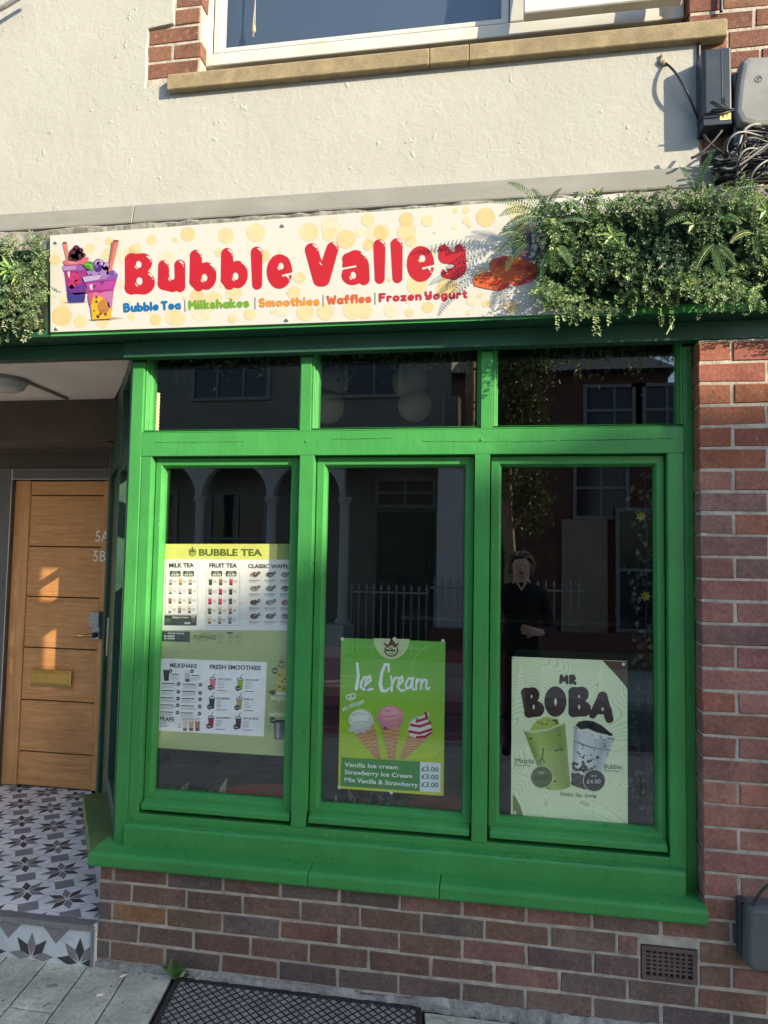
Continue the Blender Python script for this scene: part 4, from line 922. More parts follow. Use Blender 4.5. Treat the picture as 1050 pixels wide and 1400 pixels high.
def frame(x0, y0, x1, y1): 
    for a in ((x0, y0, x1, y0), (x0, y1, x1, y1)): A.bar(*a, 1.6, (120, 125, 115), 2)
    for x in (x0, x1): A.rect(x - .8, y0, x + .8, y1, (120, 125, 115), 2)
for x0, x1, y0, y1 in ((132, 352, 218, 500), (410, 640, 220, 576)): frame(x0, y0, x1, y1)
for x, p_ in ((163, '£4.00'), (254, '£4.50'), (446, '£4.00'), (545, '£4.50')): A.poly([(x, 203), (x + 72, 203), (x + 72, 240), (x, 240)], DKG, 2.5); A.bar(x + 16, 211, x + 54, 211, 4, (200, 204, 190), 3); A.text(p_, x + 8, 235, x + 64, 235, 15, (235, 235, 225), 3, .04)
A.done('price_tag', m1)
mc = [[(185, 175, 200), (225, 165, 60), (190, 175, 160)], [(200, 195, 190), (205, 200, 198), (150, 125, 110)], [(170, 110, 95), (195, 185, 175), (195, 175, 165)], [(225, 222, 218), (170, 145, 135), (190, 165, 155)]]
for j in range(4):
    for i in range(3): x = 168 - j * 2 + i * 67; y_ = 275 + j * 64; cup(x, y_, 13, 23, (215, 212, 208), mc[j][i]); filler(x + 17, y_ - 6, x + 44, 3, 7)
fc = [[(60, 80, 50), (150, 120, 70), (205, 60, 80)], [(130, 120, 95), (200, 50, 60), (40, 70, 60)], [(215, 50, 80), (225, 70, 100), (95, 80, 60)], [(95, 110, 90), (180, 175, 130), (200, 140, 140)], [(205, 180, 120), (195, 170, 130), (110, 160, 175)]]
for j in range(5):
    for i in range(3): x = 440 - j * 2 + i * 70; y_ = 275 + j * 66; cup(x, y_, 14, 25, (205, 208, 200), fc[j][i]); filler(x + 18, y_ - 6, x + 48, 3, 7)
wc = [(110, 80, 70), (170, 120, 110), (95, 90, 88)]
for j in range(4):
    for i in range(3):
        x, y_ = 738 + i * 106, 230 + j * 95; A.disc(x, y_, 32, (205, 205, 200), 2, 22); A.disc(x, y_ - 2, 27, [wc[(i + j) % 3], (150, 145, 135), (75, 72, 66)][(i * 2 + j) % 3], 2.4, 17)
        for _ in range(9): A.disc(x + rnd.uniform(-20, 20), y_ + rnd.uniform(-12, 9), rnd.uniform(3, 6), rnd.choice([(60, 40, 34), (200, 170, 130), (130, 100, 84), (225, 215, 205)]), 2.8, n=8)
        A.disc(x + 32, y_ - 14, 11, (56, 58, 56), 3, n=14); A.bar(x + 26, y_ - 14, x + 38, y_ - 14, 4, (220, 220, 215), 3.4)
        A.bar(x - 38, y_ + 36, x + 38, y_ + 37, 4.5, (95, 98, 95), 2); filler(x - 34, y_ + 45, x + 34, 2, 7, (150, 152, 148), 2)
A.done('menu_item', m1)
A.poly([(125, 505), (346, 507), (343, 577), (123, 575)], DKG, 2); A.text('SPECIALTY DRINK', 178, 526, 290, 527, 11, (235, 235, 228), 3, .03); filler(165, 545, 215, 2, 8, (190, 195, 180), 3); A.text('£5.00', 262, 566, 300, 566, 14, (235, 235, 228), 3, .04); cup(322, 540, 14, 27, (150, 140, 125), (110, 90, 72), 3); A.disc(150, 538, 18, (84, 96, 74), 3)
A.poly([(105, 614), (300, 617), (298, 689), (102, 684)], DKG, 2); A.text('CHOOSE YOUR ICE', 148, 634, 258, 636, 10, (235, 235, 228), 3, .03)
for y_ in (648, 664): A.disc(130, y_, 6, (235, 235, 228), 3, n=10); A.bar(144, y_, 196, y_ + 1, 9, (215, 218, 205), 3); filler(204, y_ - 3, 252, 2, 6, (180, 185, 170), 2)
A.bar(370, 630, 432, 630, 3, OLV, 2); filler(345, 680, 450, 1, 5, OLV, 2); 
for x in (500, 560, 612): filler(x, 642, x + 36, 4, 7, OLV, 2); filler(x, 682, x + 36, 2, 7, OLV, 2)
frame(492, 628, 648, 700); A.bar(552, 627, 592, 627, 11, DKG, 3); A.done('info_panel', m1)
# ---- lower menu
m2 = thing('menu_poster', 'sage green menu poster with a white panel headed MILKSHAKE, hung under the BUBBLE TEA sheet', 'poster', (-1.1, PY + .001, 0.80))
zb_ = 0.7965; PY2 = PY + .0015
sheet(m2, PY2, [Vector((-1.385, 0, zb_)), Vector((XR, 0, zb_)), Vector((XR, 0, 1.2135)), Vector((-1.385, 0, 1.2135))], surf('sage_paper', s2l((176, 190, 130)), 0.04, 4, 0.6, 0.03, 0.001, 12, 0.3))
A = Art(PY2, 200, 880, 5.0)
A.poly([(97, 100), (826, 126), (803, 635), (70, 592)], (248, 250, 248), 1); A.done('white_panel', m2)
A.text('MILKSHAKE', 162, 161, 346, 168, 29, INK, 2, .03); A.text('FRESH SMOOTHIES', 434, 173, 782, 181, 30, INK, 2, .03); A.text('FRAPE', 93, 527, 190, 532, 29, INK, 2, .03); A.text('MOJITO', 853, 385, 962, 389, 26, (232, 238, 220), 2, .03); A.text('MATCHA', 842, 496, 968, 500, 26, (232, 238, 220), 2, .03); A.done('menu_heading', m2)
cup(138, 216, 22, 38, (60, 60, 60), (38, 36, 36)); cup(282, 222, 22, 38, (225, 225, 222), (205, 205, 202))
for x, y_ in ((166, 186), (313, 188), (222, 274), (371, 281), (220, 329), (369, 337), (218, 375), (368, 381), (216, 421), (366, 429), (214, 471), (364, 479)): A.disc(x, y_, 13, (40, 44, 42), 3); A.bar(x - 8, y_, x + 8, y_, 5, (220, 222, 215), 3.4)
for x, y_ in ((168, 208), (308, 216)): A.bar(x, y_, x + 55, y_ + 2, 6, INK, 2); filler(x, y_ + 12, x + 74, 4, 7, (150, 154, 150))
for j in range(5):
    for x in (106 - j * 3, 250 - j * 4): y_ = 270 + j * 49 + (6 if x > 200 else 0); A.bar(x, y_, x + 88, y_ + 3, 6, INK, 2); filler(x, y_ + 11, x + 112, 3, 8, (140, 145, 142))
filler(92, 540, 165, 4, 9, (90, 96, 110), 3); filler(216, 546, 246, 4, 9, (120, 124, 122), 3)
for x, c in ((266, (226, 214, 198)), (308, (214, 180, 140)), (350, (176, 120, 80))): cup(x, 555, 19, 42, (230, 226, 218), c); A.disc(x, 512, 14, (236, 232, 226), 3, 9)
for j in range(3):
    for i in range(2):
        x, y_ = 455 - j * 6 + i * 187, 268 + j * 132 + i * 5; c = [[(226, 120, 140), (150, 190, 30)], [(40, 44, 60), (196, 160, 110)], [(150, 30, 60), (90, 44, 60)]][j][i]
        A.poly([(x - 20, y_ - 24), (x + 20, y_ - 24), (x + 14, y_ + 44), (x - 14, y_ + 44)], c, 2); A.strokes([arc(x, y_ - 24, 20, 16, 180, 360)], 2.5, (90, 96, 96), 2.5, 1.5); A.bar(x - 22, y_ - 24, x + 22, y_ - 24, 4, (80, 84, 84), 2.6); A.strokes([[(x, y_ - 30), (x + 8, y_ - 56), (x + 16, y_ - 64)]], 2, (70, 74, 74), 2.5, 1.5)
        A.disc(x - 16, y_ + 32, 18, (40, 46, 46), 3); A.text('£4.50', x - 28, y_ + 36, x - 4, y_ + 37, 8, (230, 232, 226), 3.4, .03)
        nm = [['COCO LOCO', 'AVO GO-GO'], ['BLUEBERRY', 'PASH N'], ['STRAWBERRY', 'DETOX ZING']][j][i]
        A.text(nm, x + 32, y_ - 20, x + 32 + 10.5 * len(nm), y_ - 18, 12, INK, 2, .03); filler(x + 32, y_ - 8, x + 80, 5, 10, (120, 126, 124), 2.4); A.bar(x + 30, y_ + 52, x + 96, y_ + 54, 4, INK, 2)
A.done('menu_item', m2)
A.disc(880, 185, 22, (84, 104, 60), 2); A.bar(866, 185, 894, 186, 8, (225, 228, 210), 3); A.poly([(888, 175), (975, 175), (965, 345), (893, 345)], (206, 190, 92), 2); A.poly([(892, 330), (962, 332), (960, 352), (894, 350)], (225, 228, 222), 2.5)
for x, y_ in ((912, 215), (932, 262), (910, 295), (948, 240), (945, 310)): A.disc(x, y_, 13, (130, 150, 60), 3, 9, a=.5)
for x, y_ in ((866, 340), (850, 330), (872, 325)): A.disc(x, y_, 12, (84, 110, 66), 3)
A.strokes([[(905, 125), (922, 132), (940, 125)], [(922, 110), (922, 128)], arc(922, 146, 18, 14, -10, 190)], 4, (120, 84, 50), 2, 1.5); filler(880, 412, 945, 5, 9, (110, 124, 84)); filler(862, 394, 960, 1, 6, (90, 100, 70))
A.disc(864, 522, 20, (50, 56, 48), 3); A.text('£4.00', 850, 527, 878, 528, 9, (230, 232, 226), 3.5, .03); A.poly([(870, 535), (972, 535), (938, 656), (876, 652)], (104, 108, 104), 2); A.poly([(885, 540), (912, 540), (908, 645), (890, 645)], (170, 172, 168), 2.5); A.poly([(870, 520), (975, 520), (972, 540), (870, 538)], (60, 66, 58), 2.6); A.done('drink_picture', m2)
# ---- ice cream poster
IY = 0.084
m3 = thing('ice_cream_poster', 'bright green ice cream poster showing three filled cones above a price list', 'poster', (-0.41, IY, 0.69))
a, b = at(466, 872, IY), at(605.5, 1088, IY); x0, x1, z0, z1 = -0.618, -0.206, 0.689, 1.271
mt, nt, bs = newmat('green_fade_print'); tcn = nt.nodes.new('ShaderNodeTexCoord'); sp_ = nt.nodes.new('ShaderNodeSeparateXYZ'); nt.links.new(tcn.outputs['Generated'], sp_.inputs[0])
nt.links.new(ramp(nt, sp_.outputs['Z'], [(0.0, s2l((206, 214, 40))), (.45, s2l((150, 196, 40))), (1.0, s2l((112, 186, 76)))]), bs.inputs['Base Color']); bs.inputs['Roughness'].default_value = .4
sheet(m3, IY, [Vector((x0, 0, z0)), Vector((x1, 0, z0)), Vector((x1, 0, z1)), Vector((x0, 0, z1))], mt)
A = Art(IY, 430, 850, 5.0); WH = (240, 246, 240)
A.poly([(405, 113)] + arc(527, 117, 122, 140, 180, 0, 24)[1:-1] + [(650, 119)], (196, 212, 158), 1); BRN = (66, 46, 32)
A.poly([(497, 165), (560, 165), (548, 138), (530, 122), (512, 138)], (110, 74, 50), 2); A.strokes([arc(525, 195, 44, 40, -35, 215)], 4, BRN, 2.5, 2); A.strokes([[(480, 150), (505, 172)], [(570, 150), (545, 172)], [(525, 115), (525, 135)]], 6, BRN, 2.5, 2); A.text('MR', 514, 184, 536, 184, 9, BRN, 3, .03); A.text('BOBA', 490, 204, 560, 205, 17, BRN, 3, .06); A.bar(505, 216, 545, 216, 4, BRN, 3); A.done('logo_roundel', m3)
A.strokes([[(292, 285, 8), (300, 370, 10), (286, 458, 11)]], 10, WH, 2, 2.2)
A.strokes([[(358, 378), (340, 380), (320, 415), (318, 450), (338, 464), (356, 452)]], 8, WH, 2, 2); A.strokes([[(350, 432), (384, 400), (378, 372), (356, 392), (346, 440), (366, 466), (396, 460)]], 8, WH, 2, 2)
A.strokes([[(508, 340, 7), (504, 292, 9), (482, 290, 9), (460, 350, 10), (450, 425, 12), (460, 470, 12), (490, 474, 9), (516, 450, 5)]], 11, WH, 2, 2.2)
A.strokes([[(524, 375), (532, 420), (527, 472)], [(534, 420), (552, 382), (574, 384)]], 8, WH, 2, 2); A.strokes([[(568, 440), (604, 405), (598, 374), (578, 398), (570, 448), (592, 474), (616, 466)]], 7.5, WH, 2, 2)
A.strokes([[(668, 390), (644, 386), (624, 425), (630, 458), (650, 452), (670, 400)], [(674, 384), (666, 446), (678, 466)]], 7.5, WH, 2, 2); A.strokes([[(698, 392), (694, 462)], [(696, 425), (712, 396), (728, 396), (732, 415), (727, 460)], [(731, 425), (746, 396), (762, 396), (767, 415), (763, 448), (772, 462), (786, 450)]], 7, WH, 2, 2)
A.done('ice_cream_lettering', m3)
A.text('Mr.Whippy', 196, 616, 344, 548, 30, WH, 2, .02, .15); A.strokes([arc(236, 512, 19, 15, 20, 320), arc(262, 506, 19, 16, 200, -130), [(222, 524), (248, 538), (276, 520)]], 3.5, WH, 2, 1.5); A.done('script_lettering', m3)
for pts in ([(188 + 10 * i, 373 + .3 * i) for i in range(11)], [(420 + 9 * i, 430 + 3 * i + 1.35 * i * i * .5) for i in range(15)], arc(880, 320, 215, 170, 180, 265, 26), [(668 + 9 * i, 500 + 14 * i) for i in range(8)]):
    for x, y_ in pts: A.disc(x, y_, 2.6, (206, 232, 150), 1.5, n=8)
A.done('dotted_line', m3)
def cone(pts, lines):
    A.poly(pts, (196, 148, 96), 3)
    for i in range(1, 9):
        t = i / 9; l = [pts[0][k] + (pts[3][k] - pts[0][k]) * t for k in (0, 1)]; r_ = [pts[1][k] + (pts[2][k] - pts[1][k]) * t for k in (0, 1)]
        t2 = min(1, t + .10); r2 = [pts[1][k] + (pts[2][k] - pts[1][k]) * t2 for k in (0, 1)]; l2 = [pts[0][k] + (pts[3][k] - pts[0][k]) * t2 for k in (0, 1)]
        A.bar(*l, *r2, 4, (150, 100, 58), 3.4); A.bar(*l2, *r_, 3, (226, 184, 130), 3.6)
cone([(262, 755), (408, 695), (455, 938), (425, 942)], 0)
A.disc(318, 668, 84, (206, 216, 200), 4, 72); A.disc(310, 650, 62, (228, 234, 222), 4.4, 46)
for x, y_, r in ((255, 735, 26), (290, 750, 22), (330, 742, 24), (365, 722, 22), (392, 690, 18)): A.disc(x, y_, r, (196, 204, 190), 4.2, r * .7)
A.strokes([[(262, 640), (300, 622), (345, 632)], [(270, 690), (320, 680), (375, 690)]], 4, (186, 196, 182), 4.8, 2); A.done('vanilla_cone', m3)
cone([(452, 705), (592, 700), (550, 944), (508, 944)], 0); A.disc(520, 642, 88, (214, 142, 150), 4, 70); A.disc(515, 625, 62, (228, 166, 170), 4.4, 44)
for x, y_, r in ((445, 668, 22), (470, 705, 22), (510, 718, 22), (550, 712, 22), (590, 680, 20)): A.disc(x, y_, r, (206, 130, 142), 4.2, r * .75)
A.disc(500, 718, 34, (110, 40, 50), 3.9, 20); A.strokes([[(455, 640), (500, 652), (560, 640)], [(480, 605), (520, 612)]], 3.5, (190, 112, 124), 4.8, 2); A.done('strawberry_cone', m3)
cone([(640, 770), (780, 795), (608, 946), (578, 942)], 0)
A.poly([(640, 740), (650, 690), (690, 650), (735, 645), (775, 612), (784, 640), (770, 668), (800, 715), (802, 770), (770, 795), (700, 800), (650, 775)], (226, 222, 214), 4)
for l in ([(760, 622), (768, 660), (700, 680)], [(660, 705), (720, 715), (792, 690)], [(650, 750), (720, 762), (800, 735)], [(700, 790), (760, 785), (795, 760)]): A.strokes([l], 9, (170, 36, 56), 4.6, 2.2)
A.disc(700, 662, 12, (110, 160, 110), 4.8, 8); A.done('swirl_cone', m3)
A.poly([(185, 926), (722, 956), (722, 1160), (178, 1122)], (62, 140, 56), 3); A.poly([(722, 957), (862, 966), (860, 1166), (720, 1160)], (226, 236, 240), 3.2)
for s, y0, xe_, y1 in (('Vanilla Ice cream', 990, 572, 1009), ('Strawberry Ice Cream', 1040, 667, 1069), ('Mix Vanilla & Strawberry', 1093, 708, 1130)): A.text(s, 205, y0, xe_, y1, 30, WH, 4, .02)
for y_ in (1021, 1073, 1127): A.text('£3.00', 731, y_, 847, y_ + 6, 33, (60, 100, 60), 4, .02)
A.done('price_list', m3)
for x, y_ in ((190, 118), (548, 116), (878, 130), (170, 1132), (525, 1168)): A.disc(x, y_, 12, (215, 222, 210), 5, n=12)
A.done('sticky_tab', m3)
# ---- drinks poster in the right window
BYp = 0.084
m4 = thing('drinks_poster', 'pale green drinks poster with fat brown lettering over a matcha cup and a pearl drink', 'poster', (0.26, BYp, 0.64))
mt, nt, bs = newmat('wavy_line_print'); vec = coords(nt); nz = noise(nt, vec, 3.6, 1.0, 0.4, 0.6); mm = nt.nodes.new('ShaderNodeMath'); mm.operation = 'MULTIPLY'; mm.inputs[1].default_value = 62; nt.links.new(nz, mm.inputs[0]); fr_ = nt.nodes.new('ShaderNodeMath'); fr_.operation = 'PINGPONG'; fr_.inputs[1].default_value = 0.5; nt.links.new(mm.outputs[0], fr_.inputs[0])
nt.links.new(ramp(nt, fr_.outputs[0], [(0.0, s2l((186, 206, 146))), (0.12, s2l((232, 244, 200))), (1.0, s2l((234, 246, 202)))]), bs.inputs['Base Color']); bs.inputs['Roughness'].default_value = .45
a, b = at(700, 897, BYp), at(858, 904.5, BYp); x0, x1 = 0.047, 0.467; zt_ = 1.225
sheet(m4, BYp, [Vector((x0, 0, .6305)), Vector((x1, 0, .6305)), Vector((x1, 0, zt_)), Vector((x0, 0, zt_))], mt)
A = Art(BYp, 670, 880, 4.2); CH = (58, 38, 32)
A.poly([(645, 97)] + [(645 + 18 * math.sin(t) + t * 80, 97 + t * 102) for t in (0.3, .6, .9, 1.2, 1.4)] + [(790, 265), (790, 103)], (84, 62, 44), 1); A.poly([(130, 862), (150, 885), (172, 930), (190, 985), (190, 993), (130, 990)], (122, 136, 62), 1); A.done('corner_patch', m4)
A.strokes([[(405, 222, 9), (409, 185, 9), (424, 210, 9), (440, 188, 9), (442, 224, 9)], [(463, 226, 9), (463, 187, 9), (478, 188, 10), (484, 200, 10), (466, 208, 9), (488, 228, 9)]], 9, CH, 2, 2.0)
A2 = Art(BYp, 640, 920, 4.038)
def fat(caps, holes, box, ells=(), k=4):
    def fn(gx, gy):
        D = np.full(gx.shape, 1e3)
        for a_, b_, ra, rb in caps: D = smin(D, cap_sdf(gx, gy, a_, b_, ra, rb), k)
        for c, rx, ry in ells: D = smin(D, ell_sdf(gx, gy, c, rx, ry), k)
        for c, rx, ry in holes: D = np.maximum(D, -ell_sdf(gx, gy, c, rx, ry))
        return D
    V, F = march(fn, *box, 2.4); A.mb.add([A2.w(*p_, 2) for p_ in V], F, ink(CH))
fat([((318, 108), (336, 222), 26, 24), ((318, 108), (356, 112), 26, 32), ((336, 222), (376, 200), 26, 45)], [((350, 130), 5, 10), ((362, 188), 6, 14)], (280, 440, 70, 260), ells=[((358, 122), 36, 42)])
fat([], [((483, 160), 8, 20)], (410, 555, 65, 255), ells=[((482, 158), 61, 84)])
fat([((582, 106), (582, 216), 28, 28), ((582, 106), (628, 112), 28, 34), ((582, 216), (634, 198), 28, 44)], [((613, 130), 5, 10), ((613, 188), 6, 14)], (540, 690, 65, 260), ells=[((628, 118), 38, 42)])
fat([((742, 130), (688, 232), 26, 20), ((742, 130), (780, 254), 27, 23), ((715, 205), (770, 205), 24, 24)], [((743, 200), 7, 10)], (655, 815, 90, 290))
A.done('title_lettering', m4)
A.body((193, 500), (430, 452), (462, 820), (322, 834), [(0, (132, 158, 70)), (.25, (176, 198, 108)), (.55, (160, 184, 92)), (.85, (134, 160, 70)), (1, (150, 172, 96))], 3, 16, 10, 14)
A.body((214, 640), (448, 600), (462, 820), (322, 834), [(0, (150, 176, 90)), (.3, (170, 194, 100)), (.7, (146, 172, 82)), (1, (128, 152, 66))], 3.2, 16, 16, 14) if False else None
A.strokes([[(192, 498), (240, 506), (330, 494), (424, 456)]], 6, (206, 220, 176), 3.6, 2); A.poly([(232, 497), (250, 460), (290, 430), (320, 418), (350, 424), (390, 440), (400, 462), (330, 488)], (176, 194, 84), 3.8)
for _ in range(40): A.disc(rnd.uniform(262, 392), rnd.uniform(436, 476), rnd.uniform(3, 7), rnd.choice([(110, 134, 44), (196, 208, 104), (140, 164, 60)]), 4, n=7)
for x, y_, w_ in ((400, 525, 8), (380, 612, 12), (408, 606, 14), (232, 545, 10), (372, 790, 10)): A.disc(x, y_, w_, (92, 112, 44), 3.8, w_ * .6)
A.strokes([[(306, 600), (302, 640), (286, 680)], [(300, 655), (312, 680)]], 4, (84, 104, 40), 3.8, 2); A.done('matcha_cup', m4)
A.body((484, 476), (714, 546), (602, 838), (468, 808), [(0, (168, 176, 172)), (.2, (224, 230, 226)), (.5, (206, 214, 210)), (.8, (176, 184, 182)), (1, (206, 212, 210))], 3, 16, 10, 10)
A.poly([(466, 740), (560, 760), (610, 800), (602, 840), (540, 836), (470, 812)], (84, 76, 68), 3.5)
A.strokes([[(484, 482), (560, 520), (640, 536), (712, 548)], [(486, 560), (580, 596), (690, 612)]], 5, (150, 156, 150), 3.7, 2)
for _ in range(70):
    t = rnd.random(); x = 470 + rnd.random() * (150 - 40 * t); y_ = 650 + 170 * t ** .7; A.disc(x, y_, rnd.uniform(6, 10), rnd.choice([(30, 24, 24), (46, 36, 34), (64, 50, 46)]), 4 + rnd.random() * .4, n=10)
for _ in range(26): A.disc(rnd.uniform(500, 690), rnd.uniform(540, 690), rnd.uniform(3, 6), (70, 64, 60), 4.2, n=8)
for x, y_, r in ((520, 500, 20), (560, 520, 22), (610, 525, 22), (660, 530, 18), (590, 545, 12)): A.disc(x, y_, r, (226, 226, 220), 4.4)
A.poly([(490, 468), (512, 448), (545, 440), (590, 444), (640, 468), (690, 510), (708, 530), (660, 520), (610, 508), (560, 486), (520, 492)], (26, 22, 22), 4.8)
for _ in range(30): t = rnd.random(); A.disc(500 + 195 * t, 452 + 66 * t * t + rnd.uniform(0, 22), rnd.uniform(5, 10), (34, 30, 30), 5, n=8)
A.done('boba_cup', m4)
for x, y_, c in ((297, 765, (92, 112, 66)), (598, 785, (44, 42, 44))):
    A.disc(x, y_, 65, (214, 222, 190), 5.4, n=32); A.disc(x, y_, 61, c, 5.8, n=32); A.text('Only', x - 20, y_ - 20, x + 16, y_ - 23, 12, (232, 234, 220), 6.2, 0); A.text('£4.00', x - 42, y_ + 18, x + 36, y_ + 16, 24, (232, 234, 220) if x > 400 else (40, 52, 30), 6.2, 0)
A.done('price_roundel', m4)
A.text('Matcha', 150, 685, 253, 689, 28, INK, 2, 0); A.text('Green Tea', 150, 702, 226, 705, 12, INK, 2, 0); A.text('Bubble', 655, 716, 752, 721, 28, INK, 2, 0); A.text('Brown Sugar', 656, 733, 748, 737, 12, INK, 2, 0); A.text('Shake. Sip. Smile', 402, 872, 608, 886, 22, INK, 2, 0)
A.rect(141, 655, 143, 705, INK, 2); A.rect(758, 695, 760, 745, INK, 2); A.done('caption_lettering', m4)
for x, y_ in ((136, 84), (766, 118), (142, 970), (772, 1026)): A.disc(x, y_, 10, (206, 212, 216), 3, n=12)
A.done('sticky_tab', m4)

# brass numerals on the flat door
for s_, p in NUM:
    V_, F_ = text_polys(s_, 0.008); lo, hi = cap_h(0.008); k = MB(); q = 0.066 / (hi - lo); V3 = [(p.x + v_[0] * q * .86, DY - .0045, p.z - .033 + (v_[1] - lo) * q) for v_ in V_]
    k.add(V3, F_, ink((252, 244, 222))); k.build('numeral', DR, fix=False)
# ================================================================== FOLIAGE PANELS
def leafmat(name, trans=0.3, rough=0.45):
    mt, nt, b = newmat(name); a = nt.nodes.new('ShaderNodeAttribute'); a.attribute_name = 'col'
    nt.links.new(a.outputs['Color'], b.inputs['Base Color']); b.inputs['Roughness'].default_value = rough; b.inputs['Specular IOR Level'].default_value = 0.45
    t = nt.nodes.new('ShaderNodeBsdfTranslucent'); nt.links.new(a.outputs['Color'], t.inputs['Color']); mx = nt.nodes.new('ShaderNodeMixShader'); mx.inputs[0].default_value = trans
    nt.links.new(b.outputs[0], mx.inputs[1]); nt.links.new(t.outputs[0], mx.inputs[2]); nt.links.new(mx.outputs[0], nt.nodes['Material Output'].inputs['Surface']); return mt
LEAF = leafmat('plastic_leaf'); R = random.Random(11)
def leaf(mb, p, d, n, L, W, c, mat=LEAF):
    d = d.normalized(); s = d.cross(n); s = s.normalized() if s.length > 1e-6 else d.orthogonal().normalized(); n = s.cross(d)
    m_ = p + d * L * .5; f = n * (W * .22)
    V = [p, m_ + s * W * .5 + f, p + d * L - n * L * .12, m_ - s * W * .5 + f]
    mb.add(V, [(0, 1, 2), (0, 2, 3)], mat, [c, c])
def lc(base, q=.3):
    k = 1 + R.uniform(-q, q); return (base[0] * k * (1 + R.uniform(-.15, .15)), base[1] * k, base[2] * k * (1 + R.uniform(-.2, .2)), 1)
PALE = (0.235, 0.325, 0.150); MID = (0.105, 0.195, 0.075); DEEP = (0.035, 0.080, 0.036); LIME = (0.25, 0.37, 0.125); GREY = (0.22, 0.27, 0.15)
def rv(): return Vector((R.uniform(-1, 1), R.uniform(-1, 1), R.uniform(-1, 1)))
def sprig(mb, p, d, n_, step, L, W, base, droop=.25):
    d = d.normalized(); side = d.orthogonal().normalized(); c0 = lc(base, .2)[:3]
    for i in range(n_):
        d = (d + Vector((0, 0, -droop)) * .3 + rv() * .12).normalized(); p = p + d * step
        side = (side - d * side.dot(d)); side = side.normalized() if side.length > 1e-5 else d.orthogonal().normalized()
        for s in (1, -1):
            ld = (d * .45 + side * s + rv() * .25); leaf(mb, p, ld, Vector((0, -1, .4)) + rv() * .6, L * R.uniform(.75, 1.2), W * R.uniform(.8, 1.2), lc(c0, .22))
        if R.random() < .4: side = side.cross(d)
    leaf(mb, p, d, Vector((0, -1, .3)), L, W, lc(c0))
def fern(parent, p, fronds, size, base, spread=None):
    mb = MB()
    for k in range(fronds):
        a = (spread[0] + (spread[1] - spread[0]) * (k + .5) / fronds) if spread else 2 * PI * k / fronds
        a += R.uniform(-.25, .25); d = Vector((math.cos(a), -R.uniform(.35, .9), math.sin(a) + .15)).normalized(); q = Vector(p); n_ = int(R.uniform(17, 24)); Ls = size * R.uniform(.75, 1.15); st = Ls / n_
        c0 = lc(base, .25)[:3]; path = [q.copy()]
        for i in range(n_):
            t = i / n_; d = (d + Vector((0, .02, -.055))).normalized(); q = q + d * st; path.append(q.copy())
            s = d.cross(Vector((0, -1, .25))).normalized(); pl_ = size * .145 * (math.sin(PI * min(1, t * .93 + .07)) ** .6) * (1.05 - .35 * t)
            if i > 1:
                for sg in (1, -1): leaf(mb, q, s * sg + d * .35 + rv() * .06, Vector((0, -1, .2)) + rv() * .15, pl_, st * .72, lc(c0, .15))
        n0 = len(mb.f); mb.tube(path, [.0016 * (1 - .6 * i / n_) for i in range(len(path))], LEAF, 4, False); mb.col += [(*c0, 1)] * (len(mb.f) - n0)
    return mb.build('fern', parent, fix=False)
def hedge(name, label, x0, x1, zb, zt, yb, th, n, pal, edge):
    h = thing(name, label, 'artificial hedge', ((x0 + x1) / 2, yb, zb)); 
    k = MB(); k.box(x0 + .03, x1 - .02, yb - .012, yb - .002, zb + .03, zt - .03, surf('hedge_mesh_backing', (0.012, 0.022, 0.010), 0.2, 20, 0.9, 0, 0, 1)); k.build('backing_panel', h)
    mb = MB()
    for i in range(n):
        x = R.uniform(x0, x1); z = zb + (zt - zb) * R.random(); 
        e = edge(x); 
        if z < e: z = e + R.random() * .12
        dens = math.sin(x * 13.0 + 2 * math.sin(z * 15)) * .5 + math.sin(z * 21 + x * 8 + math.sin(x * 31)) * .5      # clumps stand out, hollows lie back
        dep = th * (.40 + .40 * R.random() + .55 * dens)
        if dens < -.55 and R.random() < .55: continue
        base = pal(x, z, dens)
        p = Vector((x, yb - .008 - max(0.004, dep) * .55, z)); d = Vector((R.uniform(-.9, .9), -R.uniform(.25, 1.0), R.uniform(-.8, .7)))
        sz = R.uniform(.75, 1.25)
        sprig(mb, p, d, R.randint(4, 8), .0070 * sz, .0095 * sz, .0066 * sz, base, .5)
    mb.build('foliage', h, fix=False); return h
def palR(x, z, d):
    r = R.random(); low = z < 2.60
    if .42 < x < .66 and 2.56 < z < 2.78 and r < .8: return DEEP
    if d < -.45: return DEEP if r < .6 else MID  # leaves in hollows darkened, shade put into their colour
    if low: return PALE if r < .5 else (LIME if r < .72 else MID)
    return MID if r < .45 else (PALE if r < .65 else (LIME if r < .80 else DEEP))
xL = at(728, 300, -.180).x
def edgeR(x): return 2.470 + .03 * math.sin(x * 14) + (.02 if x > .8 else 0)
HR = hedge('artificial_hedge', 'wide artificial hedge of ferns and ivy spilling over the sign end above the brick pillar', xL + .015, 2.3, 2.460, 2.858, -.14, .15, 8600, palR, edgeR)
for u, v, n, s, b, sp in ((738, 298, 5, .19, MID, (1.7, 3.9)), (726, 330, 3, .20, MID, (2.5, 3.9)), (760, 335, 3, .17, MID, (3.8, 5.4)), (748, 290, 3, .13, DEEP, (1.2, 2.4)), (805, 305, 4, .13, MID, (.3, 3.0)), (965, 300, 6, .17, MID, (-.4, 3.3)), (950, 268, 3, .15, MID, (.9, 2.4)), (975, 335, 4, .15, MID, (3.6, 6.0)), (1030, 320, 4, .14, PALE, None)):
    p = at(u, v, -.235); fern(HR, p, n, s * .9, b, sp)
for x_ in np.arange(1.15, 2.2, .3): fern(HR, Vector((x_, -.230, 2.74 + R.uniform(-.1, .1))), 5, .15, MID)
iv = MB()
